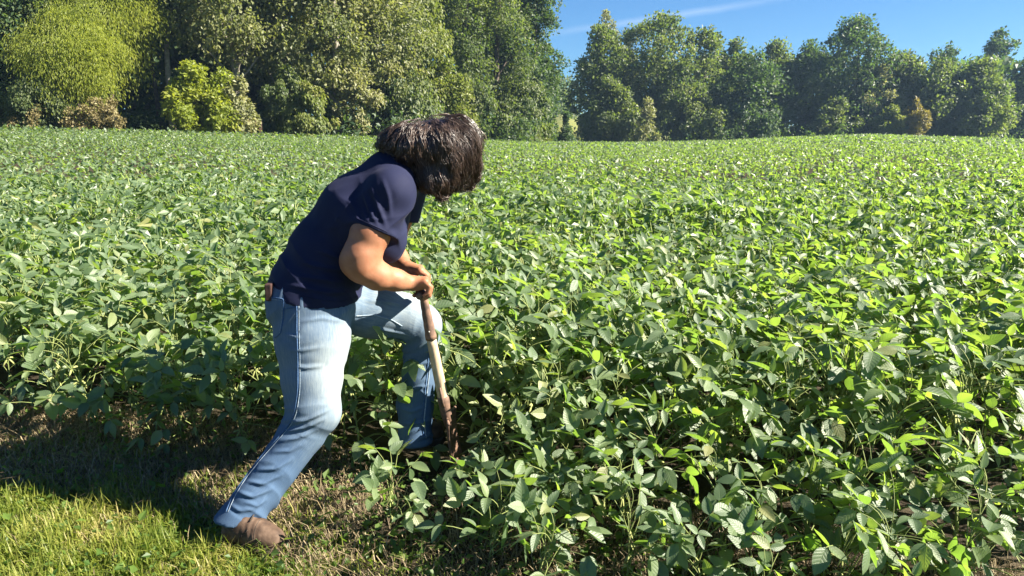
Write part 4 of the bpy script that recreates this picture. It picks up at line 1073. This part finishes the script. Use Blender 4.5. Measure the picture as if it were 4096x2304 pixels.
# --- body: head, neck, arms and hands in one skin
def make_body():
    pts = np.array([W(335, 300, 2.5), W(490, 110, 2.95), W(440, 305, 2.5), EL_R, EL_L, C1])
    s = SDF(pts.min(0) - .09, pts.max(0) + .10, 0.0044)
    s.chain([C1, C2, C3, C4], [.10, .11, .07, .055], .03, side=RT, ratio=1.15)
    s.cone(C4, HEAD - np.array([.03, 0, .01]), .055, .052, .03)
    ud = nrm(np.array([.88, .12, .30])); fd = np.array([.30, .22, -.93]); fd = nrm(fd - ud * (fd @ ud)); sd = np.cross(ud, fd)
    Rh = np.stack([fd, sd, ud], -1)
    s.ell(HEAD, Rh, (.093, .074, .105), .02)
    s.ell(HEAD + fd * .035 - ud * .055, Rh, (.062, .055, .068), .04)          # jaw
    s.ell(HEAD + fd * .080 - ud * .095, Rh, (.020, .022, .018), .03)          # chin
    s.cone(HEAD + fd * .088 + ud * .005, HEAD + fd * .108 - ud * .034, .009, .013, .015)   # nose
    for q in (-1, 1):
        s.ell(HEAD + fd * .092 + sd * q * .030 + ud * .006, Rh, (.012, .016, .011), .012, sub=True)
        s.ell(HEAD + fd * .080 + sd * q * .030 + ud * .006, Rh, (.012, .012, .012), .004)
        s.ell(HEAD + sd * q * .078 - fd * .004 - ud * .006, Rh, (.016, .009, .030), .008)
        s.ell(HEAD + fd * .090 + sd * q * .008 - ud * .060, Rh, (.010, .014, .006), .006)
    s.ell(HEAD + fd * .089 - ud * .069, Rh, (.010, .020, .006), .006)
    # right arm
    up = W(371, 232, 2.52)
    s.chain([SH_R, up, W(362, 256, 2.505)], [.062, .066, .062], .02)
    s.cone(W(362, 256, 2.505), EL_R + np.array([.005, 0, 0]), .062, .056, .025)
    s.ell(W(349, 263, 2.505), np.eye(3), (.030, .035, .035), .03)
    s.chain([EL_R, W(377, 275.5, 2.525), W(396, 280, 2.565), WR_R], [.054, .049, .037, .0285], .02)
    # left arm
    s.chain([SH_L, (SH_L + EL_L) / 2, EL_L, W(398, 259, 2.82), WR_L], [.058, .055, .048, .040, .026], .02)
    # right hand: back of the hand, four fingers over the grip, thumb below it
    def hand(wr, P_, ys, z4, sc=1.0):
        k = .006
        mc = [W(P_[0][0], P_[0][1] + d, y) for y, d in zip(ys, (2.2, .6, 0, .8))]
        for m_ in mc: s.cone(wr + (m_ - wr) * .15, m_, .0205 * sc, .0145 * sc, .012)
        s.cone(mc[0], mc[3], .0130, .0130, .008)
        for i, y in enumerate(ys):
            sh = (0.80, .95, 1.0, .95)[i]; rr = (.0094, .0102, .0106, .0102)[i]
            a = mc[i]; b = W(P_[1][0], P_[1][1], y); c = W(P_[2][0], P_[2][1], y); d = W(P_[3][0], P_[3][1], y)
            b = a + (b - a) * sh; c = b + (c - W(P_[1][0], P_[1][1], y)) * sh; d = c + (d - W(P_[2][0], P_[2][1], y)) * sh
            s.chain([a, b, c, d], [rr * 1.15, rr * 1.08, rr, rr * .85], .0025)
            s.ell(a + np.array([0, 0, .004]), np.eye(3), (.011, .0095, .009), .006)
        return mc
    hand(WR_R, [(425, 280), (430.5, 287.5), (429.0, 295.5), (424.5, 298.5)], (2.585, 2.606, 2.628, 2.650), 0)
    s.chain([WR_R + np.array([.012, .03, -.002]), W(419, 288, 2.665), W(418, 294, 2.65), W(414, 295.5, 2.62)], [.015, .0125, .0105, .0085], .008)
    s.ell(W(419.5, 285.5, 2.598), np.eye(3), (.034, .016, .017), .012)
    hand(WR_L, [(420.5, 269), (427.5, 276), (428.5, 287), (424, 291)], (2.685, 2.706, 2.728, 2.750), 0, .95)
    s.chain([WR_L + np.array([.01, -.02, -.005]), W(414, 277, 2.69), W(417, 286, 2.69), W(419, 291, 2.69)], [.014, .012, .0105, .0085], .008)
    V, F = s.mesh(); V = relax(V, F, 1, .4)
    N = vnormals(V, F); V = V + N * (.0008 * vnoise(V, 40, 3) + .0012 * vnoise(V, 12, 4))[:, None]
    m, tt, o = new_mat('skin')
    tcx = nd(tt, 'ShaderNodeTexCoord'); n1 = noise(tt, 26, 5, tcx.outputs['Object']); n2 = noise(tt, 240, 3, tcx.outputs['Object'])
    col = ramp(tt, n1, [(.3, (.27, .112, .058)), (.6, (.33, .150, .083)), (.8, (.375, .18, .104))])
    p = prin(tt, col, .55, .32, bump(tt, n2, .25, .0015), Subsurface_Weight=.12, Subsurface_Scale=.01)
    tt.links.new(p, o.inputs[0])
    b = pobj('body', V, F, m)
    # eyes
    m2, t2, o2 = new_mat('eye'); t2.links.new(prin(t2, (.05, .03, .02), .15, .5), o2.inputs[0])
    for q in (-1, 1):
        A = Acc(); c = HEAD + fd * .0845 + sd * q * .030 + ud * .006
        th = np.linspace(0, math.pi, 7)
        A.tube(np.stack([c - PB + fd * (.008 * math.cos(x)) for x in th]), np.maximum(.008 * np.sin(th), .0004), 8)
        link('eye', A.mesh('eye'), b, m2)
    return ud, fd, sd, Rh
UD, FD, SD, RH = make_body()

# --- hair
def make_hair():
    m, tt, o = new_mat('dark_hair')
    r = attr(tt, 'rnd').outputs['Fac']
    col = ramp(tt, r, [(0, (.014, .009, .007)), (.4, (.045, .028, .021)), (.8, (.12, .080, .060)), (1.0, (.30, .23, .19))])
    tt.links.new(prin(tt, col, .34, .7), o.inputs[0])
    # under-mass
    s = SDF(HEAD - .30, HEAD + .24, .006)
    s.ell(HEAD - FD * .012, RH, (.100, .088, .110), .02)
    s.ell(W(448, 150, 2.73), np.eye(3), (.112, .122, .118), .03)
    s.ell(W(418, 146, 2.72), np.eye(3), (.100, .115, .088), .04)
    s.ell(W(395, 140, 2.70), np.eye(3), (.046, .065, .036), .035)
    s.ell(W(440, 177, 2.67), np.eye(3), (.070, .055, .050), .035)
    s.ell(W(425, 168, 2.69), np.eye(3), (.050, .055, .050), .035)
    s.ell(W(441, 188, 2.66), np.eye(3), (.026, .035, .024), .025)
    s.ell(W(458, 170, 2.80), np.eye(3), (.075, .055, .055), .04)
    V, F = s.mesh(); V = relax(V, F, 2); N = vnormals(V, F); V = V + N * (.009 * vnoise(V, 20, 2) + .003 * vnoise(V, 55, 3))[:, None]
    N = vnormals(V, F)
    h = pobj('hair', V - N * .007, F, m, attrs={'rnd': np.full(len(V), .1)})
    bv = BVHTree.FromPolygons([tuple(v) for v in V], [tuple(f) for f in F])
    # wavy locks laid over the mass, flowing from the crown and hanging with gravity
    rg = np.random.default_rng(9)
    nL, per, K = 900, 5, 10
    Tp = W(428, 112, 2.73)
    pick = rg.choice(len(V), nL, replace=False); pos = V[pick] + N[pick] * .001
    length = rg.uniform(.09, .19, nL); phase = rg.uniform(0, 6.28, nL)
    phase = 2.5 * vnoise(pos, 14, 5) + rg.normal(0, .5, nL)
    lift = rg.uniform(.0, .011, nL) * (1 + 1.0 * (rg.random(nL) < .12)); P, A_, B_ = [pos.copy()], [], []
    prev = None; tt_ = np.linspace(0, 1, K + 1)
    for k in range(K):
        away = nrm(pos - Tp); left = np.clip((W(412, 140, 2.72)[0] - pos[:, 0]) / .06, 0, 1)[:, None]
        fl = nrm(away * (.8 - .5 * left) + np.array([0, 0, -.55]) * (1 - .8 * left) + left * np.array([-.9, -.1, .05]) + .26 * np.stack([vnoise(pos, 16, 11), vnoise(pos, 16, 12), vnoise(pos, 16, 13)], -1))
        nn = np.empty_like(pos); q = np.empty_like(pos)
        for i in range(nL):
            lo_, no_, _, _ = bv.find_nearest(Vector(pos[i])); q[i] = lo_; nn[i] = no_
        fl = nrm(fl - (fl * nn).sum(1, keepdims=True) * nn)
        d = fl if prev is None else nrm(prev * .70 + fl * .30)
        prev = d
        surf = q + nn * (lift * (k + 1) / K + .0005)[:, None]
        free = (tt_[k] > .86)
        if k: pos = pos * .5 + surf * .5 if free else surf
        pos = pos + d * (length / K)[:, None] + (np.array([0, 0, -.0012]) if free else 0)
        P.append(pos.copy()); A_.append(np.cross(nn, d)); B_.append(nn)
    P = np.stack(P, 1); a = np.stack(A_ + A_[-1:], 1); b = np.stack(B_ + B_[-1:], 1)
    wav = np.sin(phase[:, None] + tt_[None] * (length[:, None] / .066) * 6.28)[..., None]
    P = P + wav * a * (.0075 * (.5 + .5 * tt_))[None, :, None] + (.003 + .004 * np.cos(phase[:, None] + tt_[None] * (length[:, None] / .066) * 6.28) * tt_)[..., None] * b
    V2, F2, R_, n = [], [], [], 0
    crl = rg.beta(1.5, 2.6, nL)
    for j in range(per):
        oa, ob = rg.normal(0, .0055, nL), rg.normal(0, .0022, nL)
        frz = 3.0 * (rg.random(nL) < .04) + 1
        st = P + (oa * frz)[:, None, None] * a + (ob * frz)[:, None, None] * b * (.4 + tt_)[None, :, None]
        ph2 = rg.uniform(0, 6.28, (nL, 1, 1)); st = st + .0018 * np.sin(ph2 + tt_[None, :, None] * 14) * a
        rad = (.0012 * (1 - .8 * tt_ ** 2) * np.clip(tt_ * 6 + .2, 0, 1))[None, :, None]
        ring = np.stack([st + rad * (math.cos(x) * a + math.sin(x) * b) for x in (0, 2.094, 4.189)], 2)
        V2.append(ring.reshape(-1, 3))
        base = (np.arange(nL) * (K + 1) * 3)[:, None, None] + (np.arange(K) * 3)[None, :, None] + n
        e = np.arange(3)[None, None]; e2 = (e + 1) % 3
        F2.append(np.stack([base + e, base + e2, base + 3 + e2, base + 3 + e], -1).reshape(-1, 4)); n += nL * (K + 1) * 3
        c = np.clip(crl * .7 + .3 * rg.random(nL) + .5 * (rg.random(nL) < .05), 0, 1)
        R_.append(np.repeat(c, (K + 1) * 3))
    me = mesh_np('hair_strands', np.concatenate(V2) - PB, np.concatenate(F2), True, {'rnd': np.concatenate(R_)})
    o_ = link('hair_strands', me, h, m); tag(o_, kind='stuff')
make_hair()

# --- boots
M['boot'] = simple_mat('boot_leather', [(.3, (.032, .019, .013)), (.5, (.075, .046, .030)), (.75, (.13, .085, .058))], 30, .75, .3, .5, .004)
M['sole'] = simple_mat('boot_sole', [(.3, (.03, .025, .02)), (.7, (.07, .055, .045))], 30, .85, .2, .4, .003)
def boot(ank, heel, toe, zs):
    d = nrm(np.append((toe - heel)[:2], 0)); sd = np.array([d[1], -d[0], 0])
    L = np.linalg.norm((toe - heel)[:2])
    h0 = np.array([heel[0], heel[1], zs]); 
    s = SDF(np.minimum(h0, h0 + d * L) - .12, np.maximum(h0 + d * L, ank) + [.12, .12, .12], .005)
    s.chain([h0 + d * .045 + [0, 0, .052], h0 + d * .14 + [0, 0, .048], h0 + d * (L - .045) + [0, 0, .040]], [.042, .044, .039], .02, side=sd, ratio=.95)
    s.cone(h0 + d * .055 + [0, 0, .06], ank + np.array([0, 0, .03]), .042, .043, .02)
    s.cone(h0 + d * .09 + [0, 0, .085], h0 + d * (L - .07) + [0, 0, .052], .040, .036, .025)
    s.cut(h0 + np.array([0, 0, .016]), np.array([0, 0, -1.0]))
    V, F = s.mesh(); V = relax(V, F, 2); N = vnormals(V, F)
    tt = ((V - h0) @ d) / L
    V = V + N * (.0012 * vnoise(V, 40, 2) + .0014 * np.exp(-((tt - .55) / .14) ** 2) * np.sin(tt * 75 + 2 * vnoise(V, 15, 3)))[:, None]
    b = pobj('boot', V, F, M['boot']); V0, F0 = V, F
    s = SDF(np.minimum(h0, h0 + d * L) - .1, np.maximum(h0, h0 + d * L) + .1, .005)
    s.chain([h0 + d * .045 + [0, 0, .02], h0 + d * .14 + [0, 0, .02], h0 + d * (L - .045) + [0, 0, .02]], [.054, .050, .056], .02, side=sd, ratio=.95)
    s.cut(h0 + np.array([0, 0, .030]), np.array([0, 0, 1.0])); s.cut(h0 + np.array([0, 0, -.004]), np.array([0, 0, -1.0]))
    V, F = s.mesh(); pobj('sole', V, F, M['sole'], b)
    bvb = BVHTree.FromPolygons([tuple(v) for v in V0], [tuple(f) for f in F0])
    def ring(name, pts_, r_):
        Q = []
        for q_ in pts_:
            lo_, no_, _, _ = bvb.find_nearest(Vector(q_)); Q.append(np.array(lo_) + np.array(no_) * .0006)
        A_ = Acc(); A_.tube(np.array(Q) - PB, r_, 5); link(name, A_.mesh(name), b, M['sole'])
    th_ = np.linspace(-1.5, 1.5, 24)
    ring('toe_cap_seam', [h0 + d * (L - .085 - .012 * math.cos(x)) + sd * .05 * math.sin(x) + np.array([0, 0, .03 + .07 * math.cos(x)]) for x in th_], .0010)
    ring('quarter_seam', [h0 + d * (.075 + .05 * k_ / 12) + sd * .06 + np.array([0, 0, .03 + .07 * k_ / 12]) for k_ in range(13)], .0014)
    # laces and eyestay
    A = Acc()
    for i in range(4):
        c = h0 + d * (.125 + .022 * i) + np.array([0, 0, .118 - .017 * i])
        A.tube(np.array([c - sd * .024 - [0, 0, .006], c + [0, 0, .004], c + sd * .024 - [0, 0, .006]]) - PB, .0025, 5)
    link('laces', A.mesh('laces'), b, M['sole'])
gR = gz(-.9, 2.3)
boot(ANK_R + np.array([0.01, 0, -.02]), W(224, 541, 2.31), W(286, 542, 2.25), gR + .002)
boot(ANK_L + np.array([0, 0, -.03]), W(402, 470, 2.78), W(436, 470, 2.86), 0.135)

# --- wallet in the back pocket
pw = hit(JBV, 271, 294, 0)
if pw is not None:
    A = Acc(); q = W(270.5, 292, float(pw[1])) 
    bx = np.array([[sx_ * .012, sy_ * .045, sz_ * .030] for sx_ in (-1, 1) for sy_ in (-1, 1) for sz_ in (-1, 1)])
    A.add(bx + q + np.array([-.004, .03, 0]), None, [[0, 1, 3, 2], [4, 6, 7, 5], [0, 4, 5, 1], [2, 3, 7, 6], [0, 2, 6, 4], [1, 5, 7, 3]])
    o = link('wallet', A.mesh('wallet', False), None, simple_mat('wallet_leather', [(.3, (.035, .018, .016)), (.7, (.06, .032, .027))], 30, .6, .3))
    bv = o.modifiers.new('bevel', 'BEVEL'); bv.width = .004; bv.segments = 2
    tag(o, 'brown wallet poking out of the back pocket of the jeans', 'wallet')

# ------------------------------------------------------------------ spade
def make_spade():
    top, ferr, mid, sock = W(422.5, 292.5, 2.665), W(431.3, 338.5, 2.70), W(434, 350, 2.71), W(443.5, 400, 2.755)
    ax = nrm(sock - top)
    e = empty('spade', tuple(sock + ax * .36)); tag(e, 'spade with rusty ferrule and pale wooden shaft pushed into the soil', 'spade')
    B = np.array(e.location)
    rust = simple_mat('rusty_steel', [(.3, (.085, .055, .042)), (.55, (.17, .10, .07)), (.8, (.27, .16, .10))], 45, .75, .4, .5, .003)
    wood, t, o = new_mat('ash_wood')
    tcx = nd(t, 'ShaderNodeTexCoord'); mp = nd(t, 'ShaderNodeMapping'); mp.inputs['Scale'].default_value = (60, 60, 5); t.links.new(tcx.outputs['Object'], mp.inputs['Vector'])
    n = noise(t, 2.0, 5, mp.outputs[0]); n2 = noise(t, 9, 4, tcx.outputs['Object'])
    c = ramp(t, n, [(.3, (.36, .26, .16)), (.7, (.56, .45, .31))]); c = mixc(t, mth(t, 'MULTIPLY', mth(t, 'SUBTRACT', n2, .5), 1.6, True), c, (.20, .13, .08))
    t.links.new(prin(t, c, .65, .3, bump(t, n, .3, .002)), o.inputs[0])
    def tube(name, pts, r, mat, sides=16, parent=e):
        A = Acc(); A.tube(np.array(pts) - B, r, sides); return link(name, A.mesh(name), parent, mat)
    g = nrm(np.array([.06, 1, 0]))
    tube('grip', [top - g * .068, top - g * .064, top + g * .10, top + g * .105], [.008, .0135, .0135, .008], rust, 12)
    P = [top + (ferr - top) * s_ for s_ in np.linspace(0, 1, 14)]
    rr = np.linspace(.0145, .0215, 14) + .0008 * np.sin(np.arange(14) * 2.2); rr[-1] = .0222; rr[-2] = .0222
    f = tube('ferrule', P, rr, rust)
    rv = ferr - ax * .035 + nrm(np.cross(ax, g)) * .0 - np.array([0, .0215, 0])
    tube('rivet', [rv, rv - np.array([0, .003, 0])], [.0035, .0022], simple_mat('rivet', [(.3, (.25, .22, .2)), (.7, (.4, .36, .32))], 60, .5, .5), 8, f)
    P = [ferr - ax * .01 + (sock - ferr + ax * .045) * s_ for s_ in np.linspace(0, 1, 8)]
    tube('shaft', P, [.0185, .0192, .0200, .0206, .0210, .0210, .0205, .019], wood, 10)
    s0 = sock
    tube('socket', [s0 - ax * .02, s0, s0 + ax * .06, s0 + ax * .12], [.0225, .0235, .022, .015], rust)
    for q in (-1, 1):
        sdv = nrm(np.cross(ax, g)) * q * .0
        st = g * q * .0215
        tube('strap', [s0 - ax * .065 + st, s0 - ax * .02 + st * 1.08, s0 + ax * .02 + st * 1.1], [.004, .006, .007], rust, 6)
    # blade: dished sheet with a rolled tread
    sdv = g; nv = nrm(np.cross(ax, sdv)); b0 = s0 + ax * .075
    U_, V_ = np.meshgrid(np.linspace(-1, 1, 11), np.linspace(0, 1, 12), indexing='ij')
    wd = .092 * np.where(V_ < .55, 1, np.sqrt(np.clip(1 - ((V_ - .55) / .46) ** 2, .02, 1)))
    Pt = b0 + ax * (V_ * .27)[..., None] + sdv * (U_ * wd)[..., None] + nv * (.022 * U_ ** 2 - .012 * np.sin(math.pi * V_))[..., None]
    n1, n2_ = Pt.shape[:2]; fr = Pt.reshape(-1, 3); bk = fr + nv * .003
    i, j = np.meshgrid(np.arange(n1 - 1), np.arange(n2_ - 1), indexing='ij'); a = (i * n2_ + j).ravel()
    q = np.stack([a, a + n2_, a + n2_ + 1, a + 1], -1); N0 = len(fr)
    rim = [(k * n2_) for k in range(n1)] + [((n1 - 1) * n2_ + k) for k in range(1, n2_)] + [(k * n2_ + n2_ - 1) for k in range(n1 - 2, -1, -1)] + [k for k in range(n2_ - 2, 0, -1)]
    rq = [[rim[k], rim[(k + 1) % len(rim)], rim[(k + 1) % len(rim)] + N0, rim[k] + N0] for k in range(len(rim))]
    A = Acc(); A.add(np.concatenate([fr, bk]) - B, None, np.concatenate([q, q[:, ::-1] + N0, np.array(rq)]))
    bl = link('blade', A.mesh('blade'), e, rust)
    for qq in (-1, 1): tube('tread', [b0 + sdv * qq * .03 + nv * .006, b0 + sdv * qq * .092 + nv * .022], [.006, .006], rust, 6, bl)
make_spade()
# ------------------------------------------------------------------ haze
def make_haze(dens):
    zs = ground(np.array([-300, 300, 0, 400, -400, 50.]), np.array([300, 300, 500, 400, 400, 450.]))
    lo = np.array([-420.0, -60.0, -8.0]); hi = np.array([420.0, 480.0, 46.0])
    A = Acc(); bx = np.array([[x, y, z] for x in (lo[0], hi[0]) for y in (lo[1], hi[1]) for z in (lo[2], hi[2])])
    A.add(bx, None, [[0, 1, 3, 2], [4, 6, 7, 5], [0, 4, 5, 1], [2, 3, 7, 6], [0, 2, 6, 4], [1, 5, 7, 3]])
    m, t, o = new_mat('haze')
    v = nd(t, 'ShaderNodeVolumePrincipled'); v.inputs['Density'].default_value = dens; v.inputs['Color'].default_value = (.46, .69, 1.0, 1); v.inputs['Anisotropy'].default_value = .35
    t.links.new(v.outputs[0], o.inputs['Volume'])
    h = link('haze', A.mesh('haze', False), None, m); tag(h, 'thin morning haze over the field and trees', 'haze', kind='stuff')
make_haze(0.00034)
